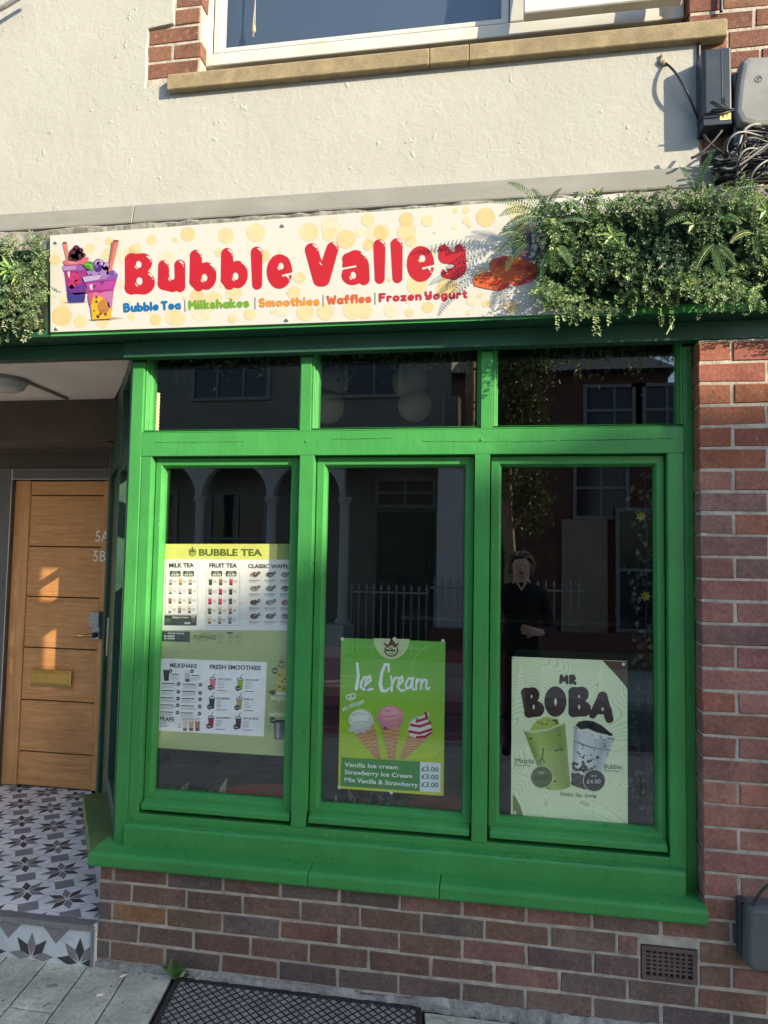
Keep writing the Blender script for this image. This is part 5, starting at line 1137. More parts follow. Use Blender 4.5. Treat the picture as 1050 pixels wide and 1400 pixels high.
for k in range(150):                                   # glossy ivy in the hollow of the panel
    p = at(R.uniform(868, 935), R.uniform(318, 392), -.212 + R.uniform(-.02, .01)); d = rv() + Vector((0, -.3, -.5)); c = lc((.022, .060, .030), .35)
    s = R.uniform(.024, .036)
    for aa in (-.7, 0, .7): dd = Matrix.Rotation(aa, 3, 'Y') @ d; leaf(iv, p, dd, Vector((0, -1, .35)) + rv() * .4, s * (1 if aa == 0 else .75), s * .5, c)
for k in range(22): 
    p = at(R.uniform(898, 925), R.uniform(340, 385), -.240); leaf(iv, p, Vector((R.uniform(-1, 1), -.3, R.uniform(-1, .3))), Vector((0, -1, .5)), .035, .022, lc((.11, .19, .12), .2))
iv.build('ivy', HR, fix=False)
lf = MB()
for u, v, a0 in ((950, 306, 0), (1048, 288, 1), (838, 322, 2)):
    for k in range(5):
        p = at(u, v, -.260); a = a0 + k * 1.05; leaf(lf, p, Vector((math.cos(a), -.35, math.sin(a) * .8)), Vector((0, -1, .4)), .046, .017, lc((.20, .32, .09), .2))
lf.build('broad_leaves', HR, fix=False)
for u, v, n in ((762, 428, 9), (772, 420, 8), (812, 428, 12), (816, 434, 10), (918, 428, 9), (902, 432, 7), (956, 426, 6), (866, 420, 6), (842, 415, 7), (780, 425, 8), (985, 418, 5), (796, 420, 8), (830, 424, 9)):
    t_ = MB(); p = at(u, v - 14, -.225); sprig(t_, p, Vector((R.uniform(-.12, .12), -.12, -1)), n, .0095, .0125, .0095, PALE if R.random() < .7 else LIME, .35); t_.build('trailing_sprig', HR, fix=False)
t_ = MB(); a = [at(922, 436, -.210), at(917, 446, -.210), at(911, 457, -.210)]; t_.tube(a, .0022, ink((170, 176, 130)), 5); t_.build('trailing_sprig', HR)
def palL(x, z, d):
    r = R.random()
    if d < -.5: return DEEP if r < .5 else MID  # hollow leaves darker here too, painted shade
    return GREY if r < .42 else (PALE if r < .66 else MID)
xr = at(66, 390, -.170).x
HLf = hedge('artificial_hedge', 'short small leaved artificial hedge panel between the sign and the open porch below', -3.3, xr, 2.460, 2.848, -.14, .11, 4600, palL, lambda x: 2.467 + .02 * math.sin(x * 17))
lf = MB()
for u, v in ((18, 368), (30, 372)):
    for k in range(5): a = 2.2 + k * .5; leaf(lf, at(u, v, -.225), Vector((math.cos(a), -.4, math.sin(a))), Vector((0, -1, .3)), .07, .018, lc((.25, .38, .12), .2))
lf.build('broad_leaves', HLf, fix=False)
for u, v, n in ((36, 455, 8), (42, 448, 8), (20, 448, 6), (8, 445, 6), (55, 446, 6)):
    t_ = MB(); sprig(t_, at(u, v - 12, -.215), Vector((R.uniform(-.1, .1), -.1, -1)), n, .0085, .0125, .0095, GREY, .35); t_.build('trailing_sprig', HLf, fix=False)
t_ = MB(); sprig(t_, at(66, 392, -.185), Vector((.9, -.1, -.35)), 7, .009, .009, .006, DEEP, .3); t_.build('trailing_sprig', HLf, fix=False)

# ================================================================== BOXES AND CABLES ON THE WALL
BX = thing('cable_box', 'tall narrow black cable box on the wall at the end of the window sill', 'cable box', (0.72, WY, 1.5 + 1.6))
fY = WY - .074; a, b = at(960, 68, fY), at(1002, 168, fY); zx = at(980, 158, fY).z
k = MB(); k.prism([(a.x - .002, WY + .02), (a.x, fY + .012), (a.x + .010, fY), (b.x - .006, fY), (b.x, fY + .008), (b.x, WY + .02)], b.z + .042, a.z, BLACKPL, axis='z')
k.box(a.x + .003, b.x - .002, fY + .004, WY + .02, b.z, b.z + .040, BLACKPL); k.box(a.x + .062, a.x + .066, fY - .002, fY + .004, b.z + .05, a.z - .004, BLACKPL); k.build('enclosure', BX, bevel=.003)
k = MB(); lbp = at(992, 157, fY); k.box(lbp.x - .018, lbp.x + .018, fY + .0025, fY + .0035, lbp.z - .016, lbp.z + .016, ink((226, 214, 130))); k.box(lbp.x - .010, lbp.x - .003, fY + .0018, fY + .0024, lbp.z - .008, lbp.z + .006, ink((120, 110, 50))); k.box(lbp.x + .002, lbp.x + .011, fY + .0018, fY + .0024, lbp.z - .002, lbp.z + .008, ink((150, 136, 60))); k.build('yellow_label', BX)
GX = thing('junction_box', 'grey domed plastic junction box beside the black cable box', 'junction box', (0.9, WY, 3.1)); gY = WY - .078
pts = [at(u, v, gY) for u, v in ((1022, 74), (1120, 72), (1128, 150), (1118, 172), (1030, 173), (1012, 168), (1005, 154), (1009, 110), (1015, 80))]
k = MB(); pf = [(p.x, p.z) for p in pts]; cxg = sum(p[0] for p in pf) / 9; czg = sum(p[1] for p in pf) / 9
n = len(pf); V = [(p[0] , WY - .012, p[1]) for p in pf] + [(p[0], gY + .022, p[1]) for p in pf] + [(cxg + (p[0] - cxg) * .93, gY + .004, czg + (p[1] - czg) * .93) for p in pf] + [(cxg + (p[0] - cxg) * .8, gY, czg + (p[1] - czg) * .8) for p in pf]
F = [tuple(range(n)), tuple(range(3 * n, 4 * n))] + [(r * n + i, r * n + (i + 1) % n, (r + 1) * n + (i + 1) % n, (r + 1) * n + i) for r in range(3) for i in range(n)]
k.add(V, F, GREYPL); k.build('cover', GX, bevel=.004, seg=2)
k = MB(); k.box(pf[6][0] + .004, pf[2][0] - .01, WY - .045, WY + .02, pf[4][1] - .045, pf[0][1] - .04, BLACKPL); k.build('back_plate', GX, bevel=.003)
k = MB(); c = at(1037, 108, gY - .001); ringp = [(c.x + .011 * math.cos(t), gY - .0005, c.z + .011 * math.sin(t)) for t in np.linspace(0, 2 * PI, 21)]; k.tube(ringp, .0011, BLACKPL, 5, False); k.box(c.x - .005, c.x + .005, gY - .0012, gY, c.z + .003, c.z + .005, BLACKPL); k.box(c.x - .001, c.x + .001, gY - .0012, gY, c.z - .006, c.z + .005, BLACKPL); k.build('moulded_mark', GX)
CB = thing('cable_bundle', 'tangle of black and grey cables heaped on the ledge under the junction boxes', 'cables', (0.9, -.1, 2.95))
R2 = random.Random(3)
def bez(p, n=14):
    out = []
    for i in range(n + 1):
        t = i / n; q = [Vector(x) for x in p]
        while len(q) > 1: q = [q[j].lerp(q[j + 1], t) for j in range(len(q) - 1)]
        out.append(q[0])
    return out
def pc_(u, v, y): return at(u, v, y)
for i in range(46):
    y0 = -.085 - R2.random() * .10; u0, v0 = R2.uniform(965, 1010), R2.uniform(215, 248); u1, v1 = R2.uniform(1020, 1130), R2.uniform(165, 240)
    pts = [pc_(u0, v0, y0), pc_(u0 + R2.uniform(10, 50), v0 + R2.uniform(-30, 18), y0 + R2.uniform(-.05, .03)), pc_(u1 - R2.uniform(0, 60), v1 + R2.uniform(-20, 25), y0 + R2.uniform(-.05, .03)), pc_(u1, v1, y0)]
    k = MB(); k.tube(bez(pts), R2.choice([.0028, .0034, .0042, .0050]), CABLEW if R2.random() < .14 else CABLE, 6); k.build('cable', CB, smooth=True)
for i in range(10):
    c = pc_(R2.uniform(1015, 1065), R2.uniform(195, 230), -.14 - R2.random() * .05); rx, rz = R2.uniform(.04, .10), R2.uniform(.02, .05); th = R2.uniform(0, .8)
    pts = [c + Vector((rx * math.cos(t) * math.cos(th) - rz * math.sin(t) * math.sin(th), .02 * math.sin(2 * t), rx * math.cos(t) * math.sin(th) + rz * math.sin(t) * math.cos(th))) for t in np.linspace(0, R2.uniform(4, 6.2), 22)]
    k = MB(); k.tube(pts, .0035, CABLEW if i % 4 == 0 else CABLE, 6); k.build('cable', CB, smooth=True)
for l in ([(962, 184), (972, 205), (1000, 222), (1050, 232), (1100, 240)], [(987, 178), (975, 196), (955, 214), (945, 216)], [(1000, 236), (1020, 220), (1060, 190), (1080, 175)], [(1022, 170), (1035, 178), (1040, 172)]):
    k = MB(); k.tube(bez([pc_(u, v, -.15) for u, v in l], 18), .0048, CABLE, 7); k.build('cable', CB, smooth=True)
k = MB(); rk = random.Random(8)
k.box(xrr + .02, 2.4, -.075, -.056, 2.945, 3.07, surf('dark_recess', (0.03, 0.026, 0.024), 0.2, 20, 0.9, 0, 0, 1)); k.build('dark_backing', CB)  # plain dark slab behind the cable heap
WCb = MB(); WCb.tube(bez([at(909, 86, WY - .004), at(925, 96, WY - .055), at(938, 118, WY - .06), at(955, 165, WY - .012)], 16), .0042, CABLE, 8); WCb.tube([at(955, 165, WY - .010), at(975, 150, fY - .006), at(996, 148, fY - .008), at(1004, 150, fY)], .0034, CABLE, 7)
WCb.tube([at(962, 158, fY - .004), at(985, 156, fY - .006), at(1004, 150, fY)], .0030, CABLE, 7); WCb.tube([at(989, 133, fY - .003), at(994, 148, fY - .006)], .002, CABLE, 6); WCb.tube([at(973, 138, fY - .003), at(992, 147, fY - .005)], .002, CABLE, 6)
tag(WCb.build('wall_cable', smooth=True), 'thin black cable looping from a hole in the cream render to the black box', 'cable')
k = MB(); c = at(908, 84, WY)
for i in range(9): k.ball((c.x + rk.uniform(-.010, .012), WY - .004 + rk.uniform(-.004, .004), c.z + rk.uniform(-.016, .018)), rk.uniform(.006, .011), surf('old_filler', (0.34, 0.27, 0.19), 0.3, 40, .95, .6, .003, 90), 6, (1, .6, 1.2))
k.build('filler_patch', BL)
k = MB(); k.tube([at(955.5, 58, WY - .004), at(955.5, 120, WY - .004), at(956, 190, WY - .004)], .0065, CABLE, 8); tag(k.build('drop_cable'), 'straight black cable run down the edge of the cream render beside the black box', 'cable')
k = MB(); k.tube([at(986, -60, WY), at(986, 16, WY)], .006, CABLE, 8); tag(k.build('drop_cable'), 'short black cable crossing the red bricks above the stone window sill', 'cable')
k = MB(); k.tube([at(-20, 22, -.12), at(8, 8, -.12), at(40, -12, -.12)], .010, GREYPL, 10); tag(k.build('telephone_wire'), 'thick grey overhead wire passing the cream wall well away from the boxes', 'wire')

# meter box low on the brick pillar
MX = thing('meter_box', 'dark grey plastic box low on the brick pillar beside the air brick', 'meter box', (0.9, WY, 0.2)); mY = WY - .085
pts = [at(u, v, mY) for u, v in ((1026, 1240), (1130, 1250), (1136, 1346), (1030, 1330), (1021, 1322), (1023, 1250))]; pf = [(p.x, p.z) for p in pts]; n = len(pf); cxg = sum(p[0] for p in pf) / n; czg = sum(p[1] for p in pf) / n
k = MB(); V = [(p[0], WY - .004, p[1]) for p in pf] + [(p[0], mY + .02, p[1]) for p in pf] + [(cxg + (p[0] - cxg) * .9, mY, czg + (p[1] - czg) * .9) for p in pf]
k.add(V, [tuple(range(n)), tuple(range(2 * n, 3 * n))] + [(r * n + i, r * n + (i + 1) % n, (r + 1) * n + (i + 1) % n, (r + 1) * n + i) for r in range(2) for i in range(n)], surf('charcoal_plastic', (0.10, 0.10, 0.105), 0.12, 6, 0.5, 0.15, 0.001, 70)); k.build('cover', MX, bevel=.006, seg=2)
k = MB(); k.box(pf[5][0] - .012, pf[1][0], WY - .035, WY + .01, pf[3][1] + .02, pf[0][1] - .004, BLACKPL); k.build('back_plate', MX, bevel=.003)
k = MB(); k.tube(bez([at(1024, 1262, mY + .03), at(1026, 1236, mY + .01), at(1034, 1218, mY + .01), at(1062, 1196, mY + .03), at(1100, 1180, WY)], 16), .0050, CABLE, 8); k.build('cable', MX, smooth=True)

# ================================================================== PAVEMENT THINGS
GR = thing('cellar_grating', 'rusty dark iron cellar grating with diamond mesh set in the pavement', 'grating', (-.73, -.4, 0))
k = MB(); gx0, gx1, gy1, gy0 = -1.19, -0.262, -.078, -.70
def skx(x, y): return x - (y + .10) * sa
def TG(x, y, z): return (skx(x, y), y, z)
k.ring(gx0, gx1, gy0, gy1, [(0, -.02), (0, .002), (1, .002), (1, -.02)], (.022, .022, .022, .022), IRON, T=lambda x, y, z: (skx(x, z), z, y)); GRo = k.build('frame', GR, bevel=.002)
k = MB(); 
def clipseg(p, q):
    t0, t1 = 0.0, 1.0
    for a, lo, hi in ((0, gx0 + .018, gx1 - .018), (1, gy0 + .018, gy1 - .018)):
        d = q[a] - p[a]
        if abs(d) < 1e-9:
            if p[a] < lo or p[a] > hi: return None
            continue
        ta, tb = (lo - p[a]) / d, (hi - p[a]) / d
        if ta > tb: ta, tb = tb, ta
        t0, t1 = max(t0, ta), min(t1, tb)
    if t1 <= t0: return None
    return [(p[0] + (q[0] - p[0]) * t, p[1] + (q[1] - p[1]) * t) for t in (t0, t1)]
for sgn in (1, -1):
    for i in range(-40, 60):
        c = gx0 + i * .036; s = clipseg((c, gy0 - .1), (c + sgn * .62 * 1.35, gy0 - .1 + .82))
        if s:
            (xa, ya), (xb, yb) = s; d = Vector((xb - xa, yb - ya, 0)).normalized(); nn = Vector((-d.y, d.x, 0)) * .0011
            P = [(xa + nn.x * q, ya + nn.y * q, z) for z in (-.006, .0035 - (sgn > 0) * .0006) for q in (1, -1)] + [(xb + nn.x * q, yb + nn.y * q, z) for z in (-.006, .0035 - (sgn > 0) * .0006) for q in (1, -1)]
            k.add([TG(*p) for p in P], [(0, 1, 3, 2), (4, 6, 7, 5), (0, 4, 5, 1), (2, 3, 7, 6), (0, 2, 6, 4), (1, 5, 7, 3)], IRON)
k.build('mesh_bars', GR, bevel=0)
k = MB(); P = [TG(gx0, gy0, -.0005), TG(gx1, gy0, -.0005), TG(gx1, gy1, -.0005), TG(gx0, gy1, -.0005)]; k.add(P + [(p[0], p[1], -.012) for p in P], [(0, 1, 2, 3), (7, 6, 5, 4), (0, 4, 5, 1), (1, 5, 6, 2), (2, 6, 7, 3), (3, 7, 4, 0)], surf('rust_plate', (0.36, 0.315, 0.27), 0.25, 30, .85, .8, .003, 60, .3, tint=(0.24, 0.20, 0.165), tscale=14)); k.build('backing_plate', GR)
# a weed in the wall foot
WD = thing('weed_plant', 'small green weed growing where the brick wall meets the pavement beside the grating', 'plant', (-1.2, -.08, 0)); k = MB()
for i in range(15):
    a = R.uniform(0, PI); b0 = atz(243, 1334, .0); p = Vector((b0.x + R.uniform(-.02, .035), -.085 - R.random() * .02, .005 + R.random() * .03)); leaf(k, p, Vector((math.cos(a) * .8, -.5 * R.random(), .35 + R.random() * .7)), Vector((0, -.7, .8)), R.uniform(.03, .055), R.uniform(.018, .03), lc((.085, .19, .05) if R.random() < .7 else (.2, .33, .08), .3))
k.build('leaf_cluster', WD, fix=False)
k = MB(); 
for i in range(5): p = atz(243 + R.uniform(-4, 8), 1334, 0); k.tube([(p.x, -.078, 0), (p.x + R.uniform(-.01, .02), -.09, .025), (p.x + R.uniform(-.02, .03), -.10, .045)], .0011, ink((96, 120, 60)), 5)
k.build('stem', WD)
for (u, v, a, lb_) in ((168, 1336, .9, 'white cigarette end in the paving joint beside the brick wall and weed'), (137, 1362, .5, 'white cigarette end out on the paving slabs before the tiled step')):
    p = atz(u, v, 0); k = MB(); d = Vector((math.cos(a), math.sin(a), 0)); k.tube([p + Vector((0, 0, .0045)) - d * .012, p + Vector((0, 0, .0045)) + d * .008], .0038, ink((232, 228, 216)), 8); k.tube([p + Vector((0, 0, .0045)) + d * .0082, p + Vector((0, 0, .0045)) + d * .016], .0038, ink((206, 180, 140)), 8)
    tag(k.build('cigarette_end'), lb_, 'cigarette end', 'litter on the pavement')
k = MB()
for i in range(40):
    u, v = (R.uniform(0, 180), R.uniform(1325, 1400)) if i < 22 else (R.uniform(250, 640), R.uniform(1345, 1400)); p = atz(u, v, .003); k.ball((p.x, p.y, .003), R.uniform(.0015, .004), ink((150, 148, 140)) if R.random() < .5 else ink((70, 66, 60)), 4, (1, 1, .5))
g_ = k.build('grit'); g_['kind'] = 'stuff'; g_['label'] = 'loose grit scattered on the paving and grating'; g_['category'] = 'grit'
# porch ceiling lamp and its conduit
PL = thing('ceiling_lamp', 'round white ceiling lamp with a thin conduit in the porch', 'lamp', (-2.46, .50, 2.45)); c = atz(5, 518, 2.45)
k = MB(); k.lathe([(.0, -.065), (.06, -.062), (.095, -.045), (.105, -.02), (.105, 0)], (c.x, c.y, 2.45), surf('opal_lamp', (0.62, 0.58, 0.53), 0.04, 4, 0.4, 0, 0, 1), 28); k.build('lamp_shade', PL, smooth=True)
k = MB(); k.lathe([(.115, -.016), (.118, -.001), (.118, 0)], (c.x, c.y, 2.4502), surf('lamp_base', (0.30, 0.26, 0.23), 0.06, 4, 0.5, 0, 0, 1), 28); k.build('lamp_base', PL)
e = atz(92, 546, 2.44); k = MB(); k.tube([(c.x + .10, c.y + .02, 2.442), (e.x, e.y, 2.442)], .008, surf('conduit', (0.34, 0.28, 0.24), 0.06, 4, 0.6, 0, 0, 1), 8); k.build('conduit', PL)
# ================================================================== INSIDE THE SHOP
def table(u, v, zz, lab, col):
    p = atz(u, v, zz); t = thing('round_table', lab, 'table', (p.x, p.y, .12), 'round red tables behind the window')
    k = MB(); k.lathe([(.24, -.022), (.25, -.014), (.25, -.004), (.24, 0)], (p.x, p.y, zz), surf('red_table_top', (0.75, 0.10, 0.05), 0.1, 6, .35, 0, 0, 1), 36); k.build('table_top', t)
    k = MB(); k.lathe([(.14, 0), (.14, .012), (.022, .02), (.022, zz - .15)], (p.x, p.y, .12), BLACKPL, 16); k.build('pedestal', t)
table(352, 1096, .50, 'red round table seen under the menu posters', 0); table(600, 1113, .50, 'red round table seen under the ice cream poster', 0)
for u, v, lab in ((262, 1096, 'leafy green pot plant under the menu posters'), (500, 1110, 'leafy green pot plant under the ice cream poster')):
    p = atz(u, v, .52); t = thing('pot_plant', lab, 'plant', (p.x, p.y, .12), 'pot plants behind the window'); k = MB()
    for i in range(160): d = rv() + Vector((0, 0, .6)); leaf(k, Vector((p.x, p.y, .42)) + Vector((R.uniform(-.15, .15), R.uniform(-.1, .1), R.uniform(-.02, .10))), d, Vector((0, 0, 1)) + rv() * .4, R.uniform(.06, .11), .032, lc((.07, .17, .07) if R.random() < .7 else (.45, .45, .28), .3))
    k.build('foliage', t, fix=False); k = MB(); k.lathe([(.09, 0), (.12, .26), (.125, .30), (.11, .30)], (p.x, p.y, .12), CHAR, 18); k.build('pot', t)
def bench(x0, x1, y, lab, col, name):
    t = thing('bench_seat', lab, 'bench', ((x0 + x1) / 2, y, .12)); m_ = surf(name, col, .08, 5, .5, .1, .001, 30)
    k = MB(); k.box(x0, x1, y, y + .45, .50, .57, m_); k.build('seat', t, bevel=.02, seg=2); k = MB(); k.box(x0, x1, y + .46, y + .53, .57, .98, m_); k.build('backrest', t, bevel=.02, seg=2)
    k = MB(); k.box(x0 + .04, x1 - .04, y + .06, y + .44, .12, .499, CHAR); k.build('bench_base', t)
bench(-2.1, .05, 1.55, 'crimson padded bench seat seen behind the ice cream poster', (0.26, 0.030, 0.055), 'crimson_vinyl')
bench(.10, 1.3, 1.75, 'dark green padded bench seat seen behind the drinks poster', (0.03, 0.18, 0.10), 'green_vinyl')
t = thing('serving_counter', 'long dark serving counter with a pale worktop at the back of the shop', 'counter', (.3, 3.4, .12)); k = MB(); k.box(-.8, 2.2, 3.4, 4.0, .12, 1.05, CHAR); k.build('counter_body', t, bevel=.01); k = MB(); k.box(-.84, 2.24, 3.36, 4.04, 1.052, 1.09, surf('worktop', (0.30, 0.28, 0.25), .08, 6, .3, 0, 0, 1)); k.build('worktop', t, bevel=.005)
for u, v, r, lab in ((458, 520, .075, 'grey paper globe lantern at the left of the middle top light, upper of two'), (447, 556, .085, 'grey paper globe lantern at the left of the middle top light, lower of two'), (560, 522, .085, 'grey paper globe lantern right of centre in the middle top light, upper of two'), (567, 554, .080, 'grey paper globe lantern right of centre in the middle top light, lower of two')):
    p = at(u, v, 0.62); t = thing('globe_lantern', lab, 'lantern', tuple(p), 'paper globe lanterns'); k = MB(); k.ball(p, r, surf('lantern_paper', (0.30, 0.29, 0.27), .06, 8, .9, 0, 0, 1), 14); k.build('paper_globe', t, smooth=True); k = MB(); k.tube([p + Vector((0, 0, r)), Vector((p.x, p.y, 2.56))], .002, CABLE, 5); k.build('cord', t)
# cream paper roll catching the sun at the edge of the first top light
p = at(212, 560, .10); k = MB(); k.lathe([(.012 + .003 * (i % 2), i * .008) for i in range(22)], (p.x, .11, 2.11), ink((236, 224, 170)), 16); tag(k.build('paper_decoration', smooth=False), 'cream paper concertina decoration at the edge of the left top light', 'decoration')
# leafy garland down the right edge of the right window
GL_ = thing('ivy_garland', 'hanging ivy garland with yellow flowers behind the glass beside the drinks poster', 'garland', (.56, .16, 1.3)); k = MB(); kf = MB()
for i in range(210):
    v = R.uniform(640, 1120); u = 884 + R.gauss(0, 13) - (10 if R.random() < .2 else 0); q = at(u, v, .16 + R.uniform(-.04, .05)); leaf(k, q, rv() + Vector((-.2, -.2, -.8)), Vector((0, -1, .3)) + rv() * .4, R.uniform(.018, .04), R.uniform(.012, .024), lc((.05, .10, .05) if R.random() < .7 else (.16, .20, .12), .35))
k.tube([at(880, 630, .17), at(886, 760, .17), at(882, 900, .17), at(887, 1120, .17)], .003, LEAF, 5); k.col += [(.04, .06, .03, 1)] * (len(k.f) - len(k.col)); k.build('leaves', GL_, fix=False)
for u, v in ((876, 706), (882, 815)):
    for j in range(7): a = j * .9; q = at(u, v, .13); leaf(kf, q, Vector((math.cos(a), -.4, math.sin(a))), Vector((0, -1, 0)), .022, .013, lc((.55, .48, .05), .15))
kf.build('flowers', GL_, fix=False)
for u0, u1, lab in ((205, 405, 'dark leafy garland hung inside along the top of the left top light'), (436, 640, 'dark leafy garland hung inside along the top of the middle top light'), (720, 925, 'leafy garland hung inside along the top of the right top light')):
    c = at((u0 + u1) / 2, 480, .2); hp = thing('leaf_garland', lab, 'garland', tuple(c), 'garlands inside the top lights'); k = MB()
    for i in range(520):
        u = R.uniform(u0, u1); q = at(u, 470 + abs(R.gauss(0, 1)) * (17 + 7 * math.sin(u * .11)), .16 + R.uniform(0, .10)); leaf(k, q, rv() + Vector((0, -.2, -.8)), Vector((0, -1, .3)) + rv() * .4, R.uniform(.012, .026), R.uniform(.008, .014), lc((.10, .12, .045) if R.random() < .8 else (.22, .24, .12), .35))
    k.build('leaves', hp, fix=False)

# ================================================================== ACROSS THE STREET (seen mirrored in the glass, and shading the shop)
GST = surf('grey_stucco', (0.24, 0.24, 0.20), 0.1, 2, .8, .2, .003, 30)
WHT = surf('white_stucco', (0.58, 0.59, 0.57), 0.06, 2, .8, .2, .003, 30); BRK2 = surf('far_brick', (0.16, 0.075, 0.055), 0.25, 9, .9, .3, .003, 40, tint=(0.10, 0.06, 0.05), tscale=3); SLATE = surf('slate_roof', (0.06, 0.062, 0.07), 0.2, 6, .7, .3, .003, 30); DOORG = surf('dark_front_door', (0.05, 0.07, 0.06), .1, 4, .4, 0, 0, 1); PANE2 = surf('dark_window_pane', (0.03, 0.035, 0.045), .1, 2, .08, 0, 0, 1)
HY = -9.2
H1 = thing('terrace_house', 'white stucco terrace house with an arcaded porch across the street', 'house', (-4, HY, 0)); k = MB()
k.box(-12, -.85, HY - 6, HY, 0, 5.9, GST); k.box(-12, -.85, HY - 6.2, HY + .02, 5.9, 6.0, SLATE); k.build('wall', H1)
k = MB(); k.prism([(HY + .25, 6.0), (HY - 3, 7.4), (HY - 6.3, 6.0)], -12, -.8, SLATE, axis='x'); k.build('roof', H1)
cols = [mir(u, 720, 8.55).x for u in (268, 367, 468)]; sp_ = cols[1] - cols[0]; cols = [cols[0] - sp_ * i for i in (3, 2, 1)] + cols; PYc = -8.55; zc = mir(268, 678, 8.55).z
ar = MB()
for x in cols:
    kk = MB(); kk.lathe([(.13, .45), (.13, .52), (.085, .56), (.078, zc - .12), (.09, zc - .10), (.12, zc - .04), (.125, zc)], (x, PYc, 0), WHT, 20); kk.box(x - .16, x + .16, PYc - .16, PYc + .16, 0, .45, WHT); kk.build('column', H1)
for a, b in zip(cols, cols[1:]):
    r = (b - a) / 2 - .06; cx_ = (a + b) / 2; top = zc + r + .25
    pts = [(a, zc), (a + .06, zc)] + [(cx_ - r * math.cos(t), zc + r * math.sin(t)) for t in np.linspace(0, PI, 17)] + [(b, zc), (b, top), (a, top)]
    ar.prism(pts, PYc - .10, PYc + .10, WHT)
zt_ = zc + (sp_ / 2 - .06) + .25
ar.box(cols[0] - .2, -.9, PYc - .2, PYc + .35, zt_, zt_ + .16, WHT); ar.box(cols[0] - .2, -.9, HY, PYc + .2, zt_ + .16, zt_ + .2, SLATE)
x = cols[0]
while x < -.95: ar.box(x, x + .07, PYc + .2, PYc + .30, zt_ - .09, zt_, WHT); x += .15
ar.build('arcade', H1)
FRM = surf('far_window_paint', (0.26, 0.27, 0.27), .05, 4, .6, 0, 0, 1)
def win(H, x0, x1, z0, z1, y, fr_=.06, bars=(1, 1)):
    UPVC = FRM
    w_ = MB(); w_.ring(x0, x1, z0, z1, [(0, y - .02), (0, y + .05), (1, y + .05), (1, y - .02)], (fr_,) * 4, UPVC); w_.box(x0 + fr_ - .01, x1 - fr_ + .01, y + .012, y + .045, (z0 + z1) / 2 - .025, (z0 + z1) / 2 + .025, UPVC)
    for i in range(1, bars[0] + 1): xx = x0 + (x1 - x0) * i / (bars[0] + 1); w_.box(xx - .018, xx + .018, y + .014, y + .042, z0 + fr_ - .01, z1 - fr_ + .01, UPVC)
    o_ = w_.build('window', H); g = MB(); g.box(x0 + fr_ - .005, x1 - fr_ + .005, y + .003, y + .010, z0 + fr_ - .005, z1 - fr_ + .005, PANE2); g.build('pane', o_)
for x0 in (-8.4, -5.6, -3.2): win(H1, x0, x0 + 1.5, 4.35, 5.6, HY, bars=(2, 1))
for x0 in (-6.9, -5.2): win(H1, x0, x0 + 1.1, 1.0, 2.7, HY)
d0, d1 = mir(512, 760, 9.1).x, mir(590, 760, 9.1).x; k = MB(); k.box(d0, d1, HY, HY + .06, .15, 2.35, DOORG); k.box(d0 + .1, d1 - .1, HY + .02, HY + .075, 1.25, 2.15, DOORG); dd = k.build('front_door', H1, bevel=.01)
k = MB(); k.box((d0 + d1) / 2 - .13, (d0 + d1) / 2 + .13, HY + .055, HY + .085, 1.12, 1.20, BLACKPL); k.lathe([(.03, 0), (.03, .02), (.05, .03)], ((d0 + d1) / 2, HY + .06, 1.62), BLACKPL, 12, axis='y'); k.build('letterbox', dd)
win(H1, d0 - .05, d1 + .05, 2.42, 2.95, HY, bars=(1, 1))
p0, p1 = mir(597, 760, 8.7).x, mir(632, 760, 8.7).x; k = MB(); k.box(p0, p1, HY, -8.55, 0, 3.3, surf('bright_white_pier', (0.66, 0.67, 0.68), .04, 2, .7, 0, 0, 1)); k.box(p0 - .05, p1 + .05, HY, -8.5, 3.3, 3.42, WHT); k.box(p0 - .04, p1 + .04, HY, -8.5, 0, .35, WHT); k.build('porch_pier', H1, bevel=.01)
H2 = thing('terrace_house', 'dark red brick terrace house with white sash windows across the street', 'house', (2.6, HY, 0)); k = MB(); k.box(-.84, 2.7, HY - 7, HY, 0, 4.7, BRK2); k.build('wall', H2); k = MB(); k.prism([(HY + .25, 4.7), (HY - 3.2, 5.95), (HY - 6.6, 4.7)], -.84, 2.8, SLATE, axis='x'); k.build('roof', H2)
a_, b_ = mir(845, 770, 9.0), mir(900, 868, 9.0); win(H2, a_.x, a_.x + 1.15, b_.z, a_.z + .9, HY + .1); win(H2, mir(786, 700, 9.0).x, mir(786, 700, 9.0).x + .9, 2.25, 3.3, HY); win(H2, mir(800, 520, 9).x, mir(800, 520, 9).x + 1.0, 3.62, 4.5, HY); win(H2, mir(868, 520, 9).x, mir(868, 520, 9).x + 1.1, 3.62, 4.5, HY)
k = MB(); x0 = mir(770, 800, 9).x; x1 = mir(835, 800, 9).x; k.box(x0, x1, HY, HY + .05, .1, 2.25, surf('buff_front_door', (0.34, 0.28, 0.21), .08, 4, .6, 0, 0, 1)); k.build('front_door', H2, bevel=.01)
